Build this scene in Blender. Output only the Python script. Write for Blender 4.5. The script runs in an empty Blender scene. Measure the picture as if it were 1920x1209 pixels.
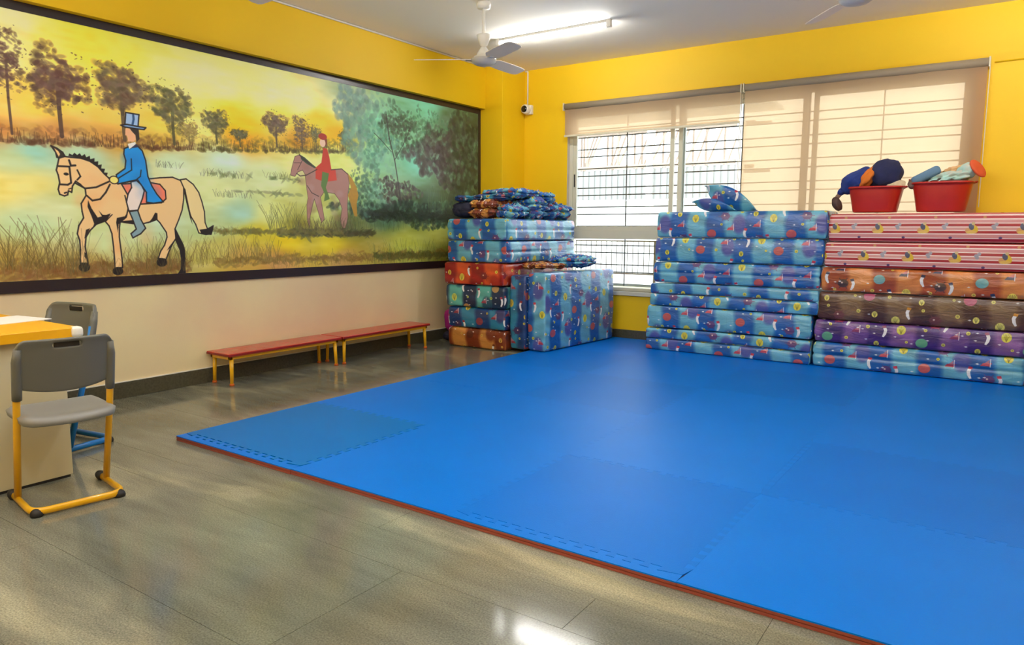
import bpy, bmesh, math, random
import numpy as np
from mathutils import Vector, Matrix, noise

SC = bpy.context.scene
COL = SC.collection
PI = math.pi

# ------------------------------------------------------------ camera
cam_data = bpy.data.cameras.new('camera')
cam = bpy.data.objects.new('camera', cam_data); COL.objects.link(cam)
_r = Vector((0.82451049, 0.56582602, 0.00483444)); _u = Vector((-0.07523746, 0.10115866, 0.9920213)); _f = Vector((-0.56082242, 0.81829569, -0.12597769))
cam.matrix_world = Matrix(((_r.x, _u.x, -_f.x, 5.1402), (_r.y, _u.y, -_f.y, -7.2715), (_r.z, _u.z, -_f.z, 1.1967), (0, 0, 0, 1)))
cam_data.sensor_width = 36; cam_data.lens = 1351.135 / 1920 * 36
cam_data.clip_start = .05; cam_data.clip_end = 200
SC.camera = cam

# ------------------------------------------------------------ sky and exposure
world = bpy.data.worlds.new('sky'); SC.world = world; world.use_nodes = True
wn = world.node_tree; wn.nodes.clear()
_o = wn.nodes.new('ShaderNodeOutputWorld'); _b = wn.nodes.new('ShaderNodeBackground')
_b.inputs[0].default_value = (.90, .95, 1, 1); _b.inputs[1].default_value = 3.2
wn.links.new(_b.outputs[0], _o.inputs[0])
TUBE_GLOW = 74.0
SC.view_settings.view_transform = 'Standard'; SC.view_settings.look = 'None'
SC.view_settings.gamma = 1; SC.view_settings.use_curve_mapping = False
SC.view_settings.exposure = 0.85
try:
    SC.cycles.max_bounces = 8; SC.cycles.diffuse_bounces = 5; SC.cycles.glossy_bounces = 3
    SC.cycles.transparent_max_bounces = 12; SC.cycles.sample_clamp_indirect = 4.0
    SC.cycles.use_denoising = True
except Exception:
    pass

# ------------------------------------------------------------ helpers
def srgb(r, g, b):
    return tuple((c / 255 / 12.92 if c / 255 <= .04045 else ((c / 255 + .055) / 1.055) ** 2.4) for c in (r, g, b)) + (1,)

def mat(name, col, rough=.5, metal=0, bump=0, bscale=60, vary=0, vscale=3, coat=0, col2=None, spec=.5):
    m = bpy.data.materials.new(name); m.use_nodes = True
    nt = m.node_tree; N = nt.nodes; L = nt.links; p = N['Principled BSDF']
    p.inputs['Base Color'].default_value = col; p.inputs['Roughness'].default_value = rough
    p.inputs['Metallic'].default_value = metal; p.inputs['Coat Weight'].default_value = coat
    p.inputs['Specular IOR Level'].default_value = spec
    tc = N.new('ShaderNodeTexCoord')
    if vary:
        n = N.new('ShaderNodeTexNoise'); n.inputs['Scale'].default_value = vscale; n.inputs['Detail'].default_value = 5
        L.new(tc.outputs['Object'], n.inputs['Vector'])
        mx = N.new('ShaderNodeMix'); mx.data_type = 'RGBA'
        c2 = col2 or tuple(c * (1 - vary) for c in col[:3]) + (1,)
        mx.inputs['A'].default_value = col; mx.inputs['B'].default_value = c2
        cr = N.new('ShaderNodeMapRange'); cr.inputs[1].default_value = .35; cr.inputs[2].default_value = .7
        L.new(n.outputs['Fac'], cr.inputs[0]); L.new(cr.outputs[0], mx.inputs['Factor']); L.new(mx.outputs['Result'], p.inputs['Base Color'])
    if bump:
        n2 = N.new('ShaderNodeTexNoise'); n2.inputs['Scale'].default_value = bscale; n2.inputs['Detail'].default_value = 4
        L.new(tc.outputs['Object'], n2.inputs['Vector'])
        b = N.new('ShaderNodeBump'); b.inputs['Strength'].default_value = bump; b.inputs['Distance'].default_value = .01
        L.new(n2.outputs['Fac'], b.inputs['Height']); L.new(b.outputs[0], p.inputs['Normal'])
    return m

def link(name, me, m, parent=None, smooth=False, bevel=0):
    ms = m if isinstance(m, (list, tuple)) else [m]
    if not me.materials:
        for k in ms: me.materials.append(k)
    o = bpy.data.objects.new(name, me); COL.objects.link(o)
    if parent: o.parent = parent
    if smooth:
        for p in me.polygons: p.use_smooth = True
    if bevel:
        md = o.modifiers.new('bevel', 'BEVEL'); md.width = bevel; md.segments = 2; md.limit_method = 'ANGLE'
    return o

def from_bm(name, bm, m, parent=None, smooth=False, bevel=0):
    me = bpy.data.meshes.new(name); bm.normal_update(); bm.to_mesh(me); bm.free()
    return link(name, me, m, parent, smooth, bevel)

def tag(o, label=None, cat=None, group=None, kind=None):
    if label: o['label'] = label
    if cat: o['category'] = cat
    if group: o['group'] = group
    if kind: o['kind'] = kind
    return o

def empty(name, loc, label, cat, group=None, rz=0):
    o = bpy.data.objects.new(name, None); COL.objects.link(o); o.location = loc; o.rotation_euler[2] = rz
    o.empty_display_size = .1
    return tag(o, label, cat, group)

def box(bm, x0, x1, y0, y1, z0, z1):
    v = [bm.verts.new(p) for p in ((x0, y0, z0), (x1, y0, z0), (x1, y1, z0), (x0, y1, z0), (x0, y0, z1), (x1, y0, z1), (x1, y1, z1), (x0, y1, z1))]
    for f in ((0, 3, 2, 1), (4, 5, 6, 7), (0, 1, 5, 4), (1, 2, 6, 5), (2, 3, 7, 6), (3, 0, 4, 7)): bm.faces.new([v[i] for i in f])

def boxes(name, lst, m, parent=None, bevel=0):
    bm = bmesh.new()
    for b in lst: box(bm, *b)
    return from_bm(name, bm, m, parent, bevel=bevel)

def tube(bm, pts, r, n=10, flat=1.0, closed=False):
    P = [Vector(p) for p in pts]; rings = []; up = None
    for i, p in enumerate(P):
        if closed: t = (P[(i + 1) % len(P)] - P[i - 1])
        else: t = (P[min(i + 1, len(P) - 1)] - P[max(i - 1, 0)])
        t.normalize()
        if up is None:
            up = Vector((0, 0, 1)) if abs(t.z) < .9 else Vector((1, 0, 0))
        a = t.cross(up).normalized(); b = a.cross(t).normalized(); up = b
        rr = r[i] if isinstance(r, (list, tuple)) else r
        rings.append([bm.verts.new(p + a * math.cos(k * 2 * PI / n) * rr + b * math.sin(k * 2 * PI / n) * rr * flat) for k in range(n)])
    m_ = len(rings)
    for i in range(m_ if closed else m_ - 1):
        A, B = rings[i], rings[(i + 1) % m_]
        for k in range(n): bm.faces.new((A[k], A[(k + 1) % n], B[(k + 1) % n], B[k]))
    if not closed:
        bm.faces.new(rings[0][::-1]); bm.faces.new(rings[-1])

def rounded(pts, r, seg=5):
    P = [Vector(p) for p in pts]; out = [P[0]]
    for i in range(1, len(P) - 1):
        a = (P[i - 1] - P[i]); b = (P[i + 1] - P[i]); d = min(r, a.length * .49, b.length * .49)
        s = P[i] + a.normalized() * d; e = P[i] + b.normalized() * d
        for k in range(seg + 1):
            t = k / seg; out.append(s * (1 - t) ** 2 + P[i] * 2 * t * (1 - t) + e * t * t)
    out.append(P[-1]); return out

def lathe(bm, prof, n=28, cx=0, cy=0, sx=1, sy=1, cap=True):
    rings = []
    for r, z in prof:
        rings.append([bm.verts.new((cx + math.cos(k * 2 * PI / n) * r * sx, cy + math.sin(k * 2 * PI / n) * r * sy, z)) for k in range(n)])
    for i in range(len(rings) - 1):
        A, B = rings[i], rings[i + 1]
        for k in range(n): bm.faces.new((A[k], A[(k + 1) % n], B[(k + 1) % n], B[k]))
    if cap:
        bm.faces.new(rings[0][::-1]); bm.faces.new(rings[-1])

def prism(bm, poly, z0, z1, swap=None):
    f = swap or (lambda a, b, c: (a, b, c))
    A = [bm.verts.new(f(x, y, z0)) for x, y in poly]; B = [bm.verts.new(f(x, y, z1)) for x, y in poly]
    bm.faces.new(A[::-1]); bm.faces.new(B)
    for i in range(len(poly)):
        j = (i + 1) % len(poly); bm.faces.new((A[i], A[j], B[j], B[i]))

# ---- small software painter: fills numpy canvases that become flat prints ----
class Canvas:
    def __init__(s, w, h, S=1.0, wrap=False):
        s.w, s.h, s.S, s.wrap = w, h, S, wrap
        s.a = np.zeros((h, w, 3), np.float32)
    def _box(s, x0, y0, x1, y1):
        x0, y0 = max(0, int(x0)), max(0, int(y0)); x1, y1 = min(s.w, int(x1) + 2), min(s.h, int(y1) + 2)
        if x1 <= x0 or y1 <= y0: return None
        yy, xx = np.mgrid[y0:y1, x0:x1].astype(np.float32)
        return (slice(y0, y1), slice(x0, x1)), xx + .5, yy + .5
    def _put(s, sl, m, col, al):
        m = (m * al)[..., None]
        s.a[sl] = s.a[sl] * (1 - m) + np.array(col, np.float32) * m
    def poly(s, pts, col, al=1.0, soft=.6):
        P = np.array(pts, np.float32) * s.S
        b = s._box(P[:, 0].min() - 2, P[:, 1].min() - 2, P[:, 0].max() + 2, P[:, 1].max() + 2)
        if b is None: return
        sl, X, Y = b; ins = np.zeros(X.shape, bool); d2 = np.full(X.shape, 1e9, np.float32)
        for i in range(len(P)):
            (ax, ay), (bx, by) = P[i - 1], P[i]
            c = (ay > Y) != (by > Y)
            if ay != by: ins ^= c & (X < (bx - ax) * (Y - ay) / (by - ay) + ax)
            L = (bx - ax) ** 2 + (by - ay) ** 2 + 1e-6
            t = np.clip(((X - ax) * (bx - ax) + (Y - ay) * (by - ay)) / L, 0, 1)
            d2 = np.minimum(d2, (X - ax - t * (bx - ax)) ** 2 + (Y - ay - t * (by - ay)) ** 2)
        d = np.sqrt(d2); d = np.where(ins, -d, d)
        s._put(sl, np.clip(.5 - d / (2 * soft), 0, 1), col, al)
    def line(s, pts, wd, col, al=1.0):
        P = np.array(pts, np.float32) * s.S; wd = wd * s.S / 2
        for i in range(len(P) - 1):
            (ax, ay), (bx, by) = P[i], P[i + 1]; r = wd + 1.5
            b = s._box(min(ax, bx) - r, min(ay, by) - r, max(ax, bx) + r, max(ay, by) + r)
            if b is None: continue
            sl, X, Y = b; L = (bx - ax) ** 2 + (by - ay) ** 2 + 1e-6
            t = np.clip(((X - ax) * (bx - ax) + (Y - ay) * (by - ay)) / L, 0, 1)
            d = np.sqrt((X - ax - t * (bx - ax)) ** 2 + (Y - ay - t * (by - ay)) ** 2)
            s._put(sl, np.clip(wd - d + .5, 0, 1), col, al)
    def blob(s, x, y, rx, ry, col, al=1.0, hard=1.0, rot=0.0):
        x, y, rx, ry = x * s.S, y * s.S, rx * s.S, ry * s.S; r = max(rx, ry) * 1.6 + 1
        for ox in ((-s.w, 0, s.w) if s.wrap else (0,)):
            for oy in ((-s.h, 0, s.h) if s.wrap else (0,)):
                b = s._box(x + ox - r, y + oy - r, x + ox + r, y + oy + r)
                if b is None: continue
                sl, X, Y = b; dx, dy = X - x - ox, Y - y - oy; c, n = math.cos(rot), math.sin(rot)
                q = np.sqrt(((dx * c + dy * n) / rx) ** 2 + ((-dx * n + dy * c) / ry) ** 2)
                s._put(sl, np.clip((1 - q) * 3 * hard + .5, 0, 1), col, al)
def lin(c):
    c = np.asarray(c, np.float32) / 255.0
    return np.where(c <= .04045, c / 12.92, ((c + .055) / 1.055) ** 2.4)
def smooth_noise(w, h, n, seed, sx=1.0, sy=1.0):
    g = np.random.RandomState(seed).rand(int(h / n / sy) + 3, int(w / n / sx) + 3).astype(np.float32)
    y = np.arange(h) / (n * sy); x = np.arange(w) / (n * sx)
    yi, xi = y.astype(int), x.astype(int); fy, fx = y - yi, x - xi
    fy, fx = (fy * fy * (3 - 2 * fy))[:, None], (fx * fx * (3 - 2 * fx))[None]
    A = g[yi][:, xi]; B = g[yi][:, xi + 1]; C_ = g[yi + 1][:, xi]; D = g[yi + 1][:, xi + 1]
    return (A * (1 - fx) + B * fx) * (1 - fy) + (C_ * (1 - fx) + D * fx) * fy

MURAL = {
 'BG':[(2415,1655,225,215,150),(2318,1493,235,222,150),(2790,1690,245,212,75),(2593,1614,240,212,95),(2847,1532,248,214,80),(3061,1573,246,218,95),(3327,1549,245,225,130),(3573,1516,247,230,150),(3840,1481,248,232,165),(4235,1500,250,232,160),(4561,1505,250,232,160),(5046,1528,240,225,150),(2321,1147,235,190,100),(2469,1168,240,200,90),(2729,1273,246,212,95),(2927,1162,238,190,90),(3302,1134,240,205,95),(3599,1208,245,222,130),(3880,1345,245,205,60),(3970,1233,240,190,30),(4334,1364,246,212,90),(4791,1377,242,195,50),(4942,1278,225,170,30),(2281,999,190,130,70),(2582,1017,190,130,70),(2919,1036,195,140,70),(3297,1039,190,150,70),(3965,1120,215,150,40),(4547,1153,200,140,40),(2355,830,190,200,150),(2449,887,150,195,175),(2737,896,180,205,175),(2256,661,225,205,120),(2435,687,222,206,125),(2552,574,205,205,150),(2387,435,190,205,160),(2874,331,200,205,150),(3371,913,205,215,175),(3812,949,205,220,190),(3707,696,215,215,150),(4205,850,215,220,165),(4541,1008,225,222,140),(5028,1000,225,222,135),(3936,537,170,200,170),(4080,387,200,180,60),(4400,319,225,195,40),(4875,267,215,190,50),(3262,444,195,205,165),(3600,407,185,195,140),(2280,203,170,140,70),(2688,154,170,140,75),(3243,133,165,145,80),(3683,242,190,175,90),(3918,172,190,150,70),(4281,139,190,140,80),(5000,141,180,140,80),(4761,555,190,190,110),(4191,542,215,212,135),(5874,253,185,182,85),(6383,362,190,185,95),(6471,158,130,125,55),(5414,156,170,150,70),(5113,1609,130,150,110),(5449,1435,130,190,150),(5900,1542,120,170,130),(6228,1693,125,190,150),(6577,1601,85,105,75),(6955,1501,62,68,42),(6052,1131,120,185,150),(6482,1166,85,90,72),(6953,1026,75,85,58),(5439,1081,130,180,140),(5089,858,205,215,120),(5431,776,130,170,130),(5572,573,70,100,80),(6212,644,55,72,48),(6756,689,50,56,35),(5077,463,95,100,55),(4518,434,140,130,55),(4902,1038,215,215,125)],
 'HORIZ':[(0,932),(2276,932),(2642,949),(3061,971),(3544,998),(4110,1041),(4544,1076),(5164,1132)],
 'TREES':[(2335,1418,94,175,986,0),(2622,1356,165,168,1002,0),(3030,1372,170,136,1021,1),(3393,1297,139,138,1028,2),(3744,1234,102,81,1072,2),(3518,1140,69,55,1042,3),(4304,1286,109,78,1098,1),(4569,1259,81,109,1101,1),(3952,1160,69,34,1064,2),(5069,1254,66,58,1133,2),(4726,1254,55,56,1115,2),(2144,1367,124,153,965,0),(1914,1353,127,147,939,0)],
 'H1_BODY':[(2599,861),(2634,874),(2673,872),(2732,872),(2791,856),(2841,823),(2880,778),(2920,743),(2994,725),(3189,764),(3272,777),(3370,787),(3431,767),(3453,716),(3449,634),(3432,551),(3402,480),(3367,409),(3369,338),(3329,280),(3301,222),(3286,187),(3226,195),(3247,246),(3280,292),(3302,350),(3298,385),(3253,454),(3231,477),(3182,459),(3112,441),(3022,452),(2967,456),(2959,418),(2954,352),(2960,263),(2965,174),(2963,138),(2911,137),(2912,198),(2910,286),(2905,374),(2889,428),(2864,460),(2805,438),(2761,395),(2733,353),(2723,289),(2729,225),(2734,176),(2685,178),(2692,268),(2691,332),(2679,374),(2692,427),(2726,480),(2719,522),(2717,574),(2751,628),(2749,670),(2720,700),(2692,719),(2670,686),(2662,645),(2643,654),(2636,628),(2616,620),(2588,629),(2581,661),(2593,703),(2587,753),(2578,783),(2587,814)],
 'H1_BOOT':[(3035,529),(3095,539),(3114,475),(3145,413),(3107,374),(3049,345),(3037,374),(3077,407),(3052,485)],
 'H1_BRIM':[(3012,1118),(3053,1129),(3142,1123),(3190,1122),(3175,1107),(3129,1106),(3040,1109)],
 'H1_COAT':[(3026,961),(3054,975),(3122,987),(3154,957),(3174,892),(3184,781),(3209,715),(3242,660),(3289,605),(3214,593),(3162,598),(3166,668),(3129,722),(3096,751),(2967,716),(2960,778),(3023,825),(3032,880),(3021,923)],
 'H1_COATL':[[(3071,895),(3069,818),(2972,755)],[(3137,822),(3128,777),(3096,751)],[(3108,754),(3166,668),(3162,600)]],
 'H1_COLLAR':[(3053,996),(3107,1014),(3111,997),(3062,961)],
 'H1_COLLAR2':[(3059,957),(3112,1002),(3133,982),(3082,970)],
 'H1_DARKS':[[(2762,597),(2781,544),(2818,481),(2794,433),(2778,491),(2756,554)],[(2808,481),(2851,493),(2905,513),(2875,461),(2805,440),(2777,406)],[(2946,483),(3002,495),(3026,529),(3013,485),(2955,440),(2946,385),(2939,451)],[(3164,448),(3196,482),(3222,525),(3239,521),(3237,475),(3206,463)],[(2978,462),(3056,469),(3112,447),(3066,439),(2988,449)],[(2736,400),(2762,411),(2733,353),(2722,342)],[(2716,252),(2730,235),(2728,203),(2714,220)],[(3367,338),(3335,280),(3296,251),(3316,280)],[(2827,530),(2851,503),(2904,499),(2850,482)]],
 'H1_EAR':[(2557,935),(2591,923),(2624,900),(2636,877),(2606,860),(2587,865),(2582,896)],
 'H1_EARIN':[(2575,922),(2598,906),(2608,887),(2599,870),(2591,885)],
 'H1_FACE':[(3043,1100),(3118,1107),(3116,1035),(3096,1015),(3057,1013),(3052,1050),(3039,1054)],
 'H1_HAIR':[(3068,1110),(3136,1109),(3139,1038),(3115,1012),(3111,1062),(3090,1082)],
 'H1_HAND':(2943,742,29,24),
 'H1_HAT':[(3052,1209),(3145,1206),(3133,1119),(3041,1122)],
 'H1_HATS':[(3096,1204),(3111,1204),(3113,1171),(3101,1127),(3086,1127),(3097,1169)],
 'H1_HOOF':[(2709,150,36,30),(2929,115,37,28),(3252,165,40,31)],
 'H1_LEGDARK':[(3371,415),(3396,362),(3430,290),(3438,254),(3434,72),(3369,75),(3397,112),(3401,184),(3396,249),(3366,321)],
 'H1_LINES':[([(2586,809),(2659,811),(2663,707),(2641,693),(2593,693)],9),([(2660,852),(2669,818),(2697,822)],10),([(2686,708),(2749,675),(2821,686),(2908,729)],9),([(2756,628),(2790,596),(2842,608),(2882,655),(2913,710)],9),([(2707,792),(2724,752),(2702,728)],8),([(2915,505),(2870,460)],5),([(3011,639),(3028,551),(3013,496)],7),([(2618,638),(2630,643)],8),([(2644,665),(2667,674)],5)],
 'H1_MANE':[(2658,879),(2664,896),(2683,887),(2696,903),(2713,890),(2729,903),(2741,886),(2761,900),(2769,880),(2792,892),(2794,870),(2822,879),(2820,855),(2845,860),(2842,835),(2867,841),(2861,814),(2887,813),(2878,788),(2903,787),(2894,763),(2921,756),(2917,734),(2880,778),(2841,821),(2791,856),(2732,872)],
 'H1_PANTS':[(3059,735),(3119,752),(3151,678),(3134,622),(3097,540),(3032,533),(3019,595),(3034,651),(3061,696)],
 'H1_SADDLE':[(2992,717),(3199,739),(3270,730),(3309,686),(3310,628),(3274,598),(3109,582),(3033,640),(3002,699)],
 'H1_TAIL':[(3419,770),(3476,782),(3532,744),(3574,686),(3597,615),(3613,544),(3615,459),(3633,410),(3682,435),(3658,373),(3617,367),(3558,380),(3535,446),(3499,505),(3478,588),(3458,681),(3424,755)],
 'H1_TAILDARK':[[(3418,761),(3466,705),(3490,564),(3509,445),(3492,493),(3467,611),(3453,704)],[(3566,404),(3633,413),(3689,440),(3680,404),(3664,364),(3580,373)]],
 'H2_BODY':[(4491,1032),(4539,1051),(4585,1018),(4671,971),(4729,952),(4892,949),(5019,966),(5093,922),(5108,834),(5087,736),(5078,638),(5081,523),(5049,425),(5012,424),(4986,489),(5011,603),(4978,683),(4926,737),(4802,747),(4760,698),(4774,628),(4798,502),(4762,470),(4731,564),(4689,680),(4667,625),(4638,531),(4626,422),(4604,499),(4604,623),(4620,685),(4605,791),(4594,890),(4568,923),(4518,904),(4484,864),(4438,872),(4449,917),(4470,978)],
 'H2_COAT':[(4806,1136),(4853,1130),(4875,1057),(4896,949),(4870,920),(4789,930),(4729,934),(4715,955),(4781,1003),(4794,1066)],
 'H2_FACE':(4802,1178,32,37),
 'H2_HAIR':(4831,1193,24,40),
 'H2_HAT':(4804,1233,49,28),
 'H2_LEG':[(4789,926),(4864,915),(4851,851),(4824,787),(4853,725),(4866,686),(4799,663),(4812,724),(4770,800)],
 'H2_LINES':[([(4539,1051),(4585,1018),(4671,971)],8),([(4480,979),(4555,985)],3),([(4504,891),(4541,871),(4609,883),(4729,940)],6),([(4615,792),(4662,733),(4740,705)],5),([(4892,949),(5019,966),(5093,922)],6),([(4571,1009),(4515,922)],4)],
 'H2_MANE':[(4548,1052),(4595,1034),(4671,986),(4725,955),(4699,950),(4613,982),(4556,1015)],
 'H2_SADDLE':[(4713,951),(4944,952),(4956,858),(4806,836),(4710,859)],
 'H2_TAIL':[(5083,938),(5147,885),(5200,806),(5221,733),(5196,658),(5199,534),(5163,538),(5118,655),(5087,727),(5127,803)],
 'H1_EYE':(2636,762),
 'FOREST':[(4977,1753,5441,1132,(104,128,112),420,32,0.45),(5116,1705,5888,958,(120,160,128),300,30,0.35),(5454,1635,6220,1145,(70,92,66),300,24,0.5),(5560,1549,6056,1348,(62,74,56),160,18,0.6),(6143,1628,7155,855,(58,60,50),800,34,0.5),(5977,1420,6952,906,(66,56,52),500,32,0.5),(6534,1792,7207,610,(52,58,40),500,34,0.45),(5435,929,6044,639,(68,58,50),260,22,0.6),(5197,1111,5569,468,(84,116,92),250,24,0.4),(5027,951,5425,570,(70,92,66),140,16,0.5),(5308,1417,5735,1106,(96,140,112),200,20,0.5),(5981,1659,6575,1402,(84,120,88),120,18,0.5),(5151,713,7206,454,(42,56,42),900,28,0.5)],
 'BRANCH':[([(5610,1531),(5649,1305),(5720,1104),(5769,871),(5803,659)],16),([(5720,1104),(5855,1274),(5961,1444)],9),([(5676,1179),(5531,1283),(5446,1334)],8)],
 'SHORE':[(4292,5421,383,14,330,(74,70,44)),(5353,7154,560,24,620,(36,44,34)),(3691,5009,392,7,160,(110,100,50)),(3622,4535,833,5,26,(120,125,80)),(3895,4530,710,4,22,(120,125,85)),(2219,3452,130,30,420,(120,84,44)),(3680,6562,153,18,420,(130,104,52)),(5415,6609,151,16,260,(84,80,40))],
 'GRASS':[(2220,2688,143,183,330,0.6,120,(92,78,44),0.7),(2219,3495,89,169,150,0.6,330,(110,88,48),0.7),(3047,3453,112,152,260,0.5,60,(92,84,50),0.6),(3412,4281,113,193,190,0.5,190,(108,92,50),0.7),(4173,6562,75,135,110,0.5,330,(120,98,50),0.7),(3245,3472,849,859,50,0.7,30,(110,120,90),0.7),(3577,4000,810,820,60,0.6,60,(105,112,80),0.7),(3704,4042,656,666,60,0.6,50,(110,118,80),0.7),(3689,4028,358,374,80,0.5,40,(110,118,80),0.6),(4178,4449,830,840,60,0.5,40,(110,112,60),0.7),(5412,6751,34,74,280,0.5,140,(84,98,52),0.6),(6212,7207,578,678,230,0.3,220,(84,108,66),0.6),(5009,5877,390,440,140,0.4,120,(70,84,56),0.6)],
 'GRASS2':[(4185,4517,395,425,230,0.6,70,(84,86,46),0.75),(4488,5142,383,423,120,0.5,240,(86,78,48),0.75),(2618,3494,82,106,110,0.5,200,(112,90,50),0.6),(2618,2736,108,128,300,0.5,20,(80,74,44),0.7)],
}

def paint_mural():
    D = MURAL; S = 360; W, H = int(7.2 * S), int(1.79 * S)
    C = Canvas(W, H, S / 1000.0)
    rnd = random.Random(5)
    # soft background wash
    gx, gy = np.meshgrid(np.linspace(0, 7200, 150), np.linspace(0, 1790, 50))
    num = np.zeros(gx.shape + (3,)); den = np.zeros(gx.shape)
    for x, y, r, g, b in D['BG']:
        w = 1 / (((gx - x) ** 2 * .35 + (gy - y) ** 2) + 900) ** 1.7
        num += w[..., None] * np.array([r, g, b]); den += w
    g = num / den[..., None]
    yi = np.linspace(0, 48.999, H); xi = np.linspace(0, 148.999, W); y0, x0 = yi.astype(int), xi.astype(int)
    fy, fx = (yi - y0)[:, None, None], (xi - x0)[None, :, None]
    bg = (g[y0][:, x0] * (1 - fx) + g[y0][:, x0 + 1] * fx) * (1 - fy) + (g[y0 + 1][:, x0] * (1 - fx) + g[y0 + 1][:, x0 + 1] * fx) * fy
    n = smooth_noise(W, H, 30, 3, 2.6, .8) * .6 + smooth_noise(W, H, 9, 4, 3, 1) * .4 - .5
    C.a[:] = np.clip(bg + n[..., None] * np.array([22, 24, 40]), 0, 255)
    def dab(x, y, s, col, al, k=1.0):
        C.blob(x, y, s * rnd.uniform(.5, 1.2), s * rnd.uniform(.3, .8) * k, col, al, rnd.uniform(.4, 1.0), rnd.uniform(-.9, .9))
    def jit(c, j=18):
        d = rnd.uniform(-j, j); return [min(255, max(0, v + d + rnd.uniform(-5, 5))) for v in c]
    hz = D['HORIZ']
    def hy(x): return float(np.interp(x, [p[0] for p in hz], [p[1] for p in hz]))
    xmax = hz[-1][0]
    # bank of brown undergrowth under the trees
    for i in range(900):
        x = rnd.uniform(0, xmax); t = rnd.random(); y = hy(x) + t * t * 110
        dark = (88, 52, 34) if x < 3600 else (80, 72, 34)
        dab(x, y, 30, jit(dark), .5 * (1 - t * .75), .7)
    for i in range(500):
        x = rnd.uniform(0, xmax); h = rnd.uniform(20, 90); y = hy(x)
        C.line([(x, y), (x + rnd.uniform(-15, 15), y + h)], 4, jit((70, 48, 30)), .55)
    cols = [(92, 66, 58), (104, 84, 66), (98, 92, 62), (150, 128, 78)]
    for cx, cy, rx, ry, by, ci in D['TREES']:
        c = cols[ci]
        C.line([(cx + 5, by), (cx, (by + cy) / 2), (cx + 3, cy)], max(10, rx * .16), [v * .75 for v in c], .85)
        for i in range(260):
            a = rnd.uniform(0, 6.283); r = rnd.random() ** .6 * (1 + .2 * math.sin(3 * a + cx) + .15 * math.sin(5 * a + cy))
            x, y = cx + math.cos(a) * r * rx * 1.12, cy + math.sin(a) * r * ry * 1.1
            dab(x, y, max(8, rx * .17), jit(c, 22) if r < .75 else jit([v * .85 for v in c]), .62 * (1.1 - r * .5))
        for i in range(60):
            a = rnd.uniform(0, 6.283); r = rnd.uniform(.8, 1.45)
            dab(cx + math.cos(a) * r * rx, cy + math.sin(a) * r * ry, max(5, rx * .05), jit([v * .7 for v in c]), .75, .6)
    # big dark wood at the right
    fb = D['FOREST']
    for (x0_, y0_, x1, y1, col, nn, sz, al) in fb:
        p1, p2 = rnd.uniform(0, 6), rnd.uniform(0, 6)
        for i in range(nn):
            a = rnd.uniform(0, 6.283); r = rnd.random() ** .55 * (1 + .22 * math.sin(3 * a + p1) + .18 * math.sin(7 * a + p2))
            if i % 7 == 0 and sz > 20: dab((x0_ + x1) / 2 + math.cos(a) * r * (x1 - x0_) / 2, (y0_ + y1) / 2 + math.sin(a) * r * abs(y1 - y0_) / 2, sz * .8, jit((132, 176, 140), 20), al * .55, 2.2); continue
            dab((x0_ + x1) / 2 + math.cos(a) * r * (x1 - x0_) / 2, (y0_ + y1) / 2 + math.sin(a) * r * abs(y1 - y0_) / 2, sz, jit(col, 22), al, 1.5)
    for pts, wd in D['BRANCH']:
        C.line(pts, wd, (52, 50, 44), .8)
    for (x0_, x1, y, h, nn, col) in D['SHORE']:
        for i in range(nn):
            dab(rnd.uniform(x0_, x1), y + rnd.gauss(0, h), 42, jit(col), .5, .45)
    # grasses
    for (x0_, x1, y0_, y1, h, lean, nn, col, al) in D['GRASS']:
        for i in range(nn):
            x = rnd.uniform(x0_, x1); y = rnd.uniform(y0_, y1); hh = h * rnd.uniform(.35, 1); l = rnd.uniform(-1, 1) * lean * hh
            C.line([(x, y), (x + l * .4, y + hh * .55), (x + l, y + hh)], rnd.uniform(2, 4.5), jit(col, 25), al * rnd.uniform(.4, 1))
    def fig(p, col, sh=None):
        C.poly(p, col)
        if sh is not None:
            P = np.array(p); c0 = P.mean(0)
            for i in range(26):
                q = P[rnd.randrange(len(P))] * .62 + c0 * .38
                C.blob(q[0], q[1], 55, 40, sh, .10, .35, rnd.uniform(-1, 1))
        C.line(list(p) + [p[0]], 9, (28, 22, 26))
    tan = (232, 184, 132)
    C.poly(D['H1_LEGDARK'], (24, 20, 24))
    fig(D['H1_TAIL'], (226, 196, 140)); [C.poly(p, (26, 20, 22)) for p in D['H1_TAILDARK']]
    rnd.seed(11); fig(D['H1_EAR'], (40, 34, 32)); C.poly(D['H1_EARIN'], tan)
    fig(D['H1_BODY'], tan, (216, 142, 84))
    for p in D['H1_DARKS']: C.poly(p, (26, 20, 24))
    for x, y, rx, ry in D['H1_HOOF']: C.blob(x, y, rx, ry, (20, 16, 18), 1, 4)
    C.poly(D['H1_MANE'], (24, 22, 24))
    for p, w in D['H1_LINES']: C.line(p, w * 1.25, (30, 24, 26))
    x, y = D['H1_EYE']; C.blob(x, y, 16, 9, (24, 18, 20), 1, 3)
    fig(D['H1_SADDLE'], (222, 122, 96)); fig(D['H1_PANTS'], (226, 205, 190)); fig(D['H1_BOOT'], (128, 148, 150))
    fig(D['H1_COAT'], (22, 132, 190), (20, 108, 170))
    for p in D['H1_COATL']: C.line(p, 8, (22, 30, 46))
    x, y, rx, ry = D['H1_HAND']; C.blob(x, y, rx + 5, ry + 5, (40, 30, 30), 1, 3); C.blob(x, y, rx - 2, ry - 2, (236, 205, 120), 1, 3)
    C.poly(D['H1_FACE'], (234, 168, 128)); C.poly(D['H1_HAIR'], (46, 38, 36)); C.poly(D['H1_COLLAR'], (228, 228, 226)); C.poly(D['H1_COLLAR2'], (40, 40, 60))
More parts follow.
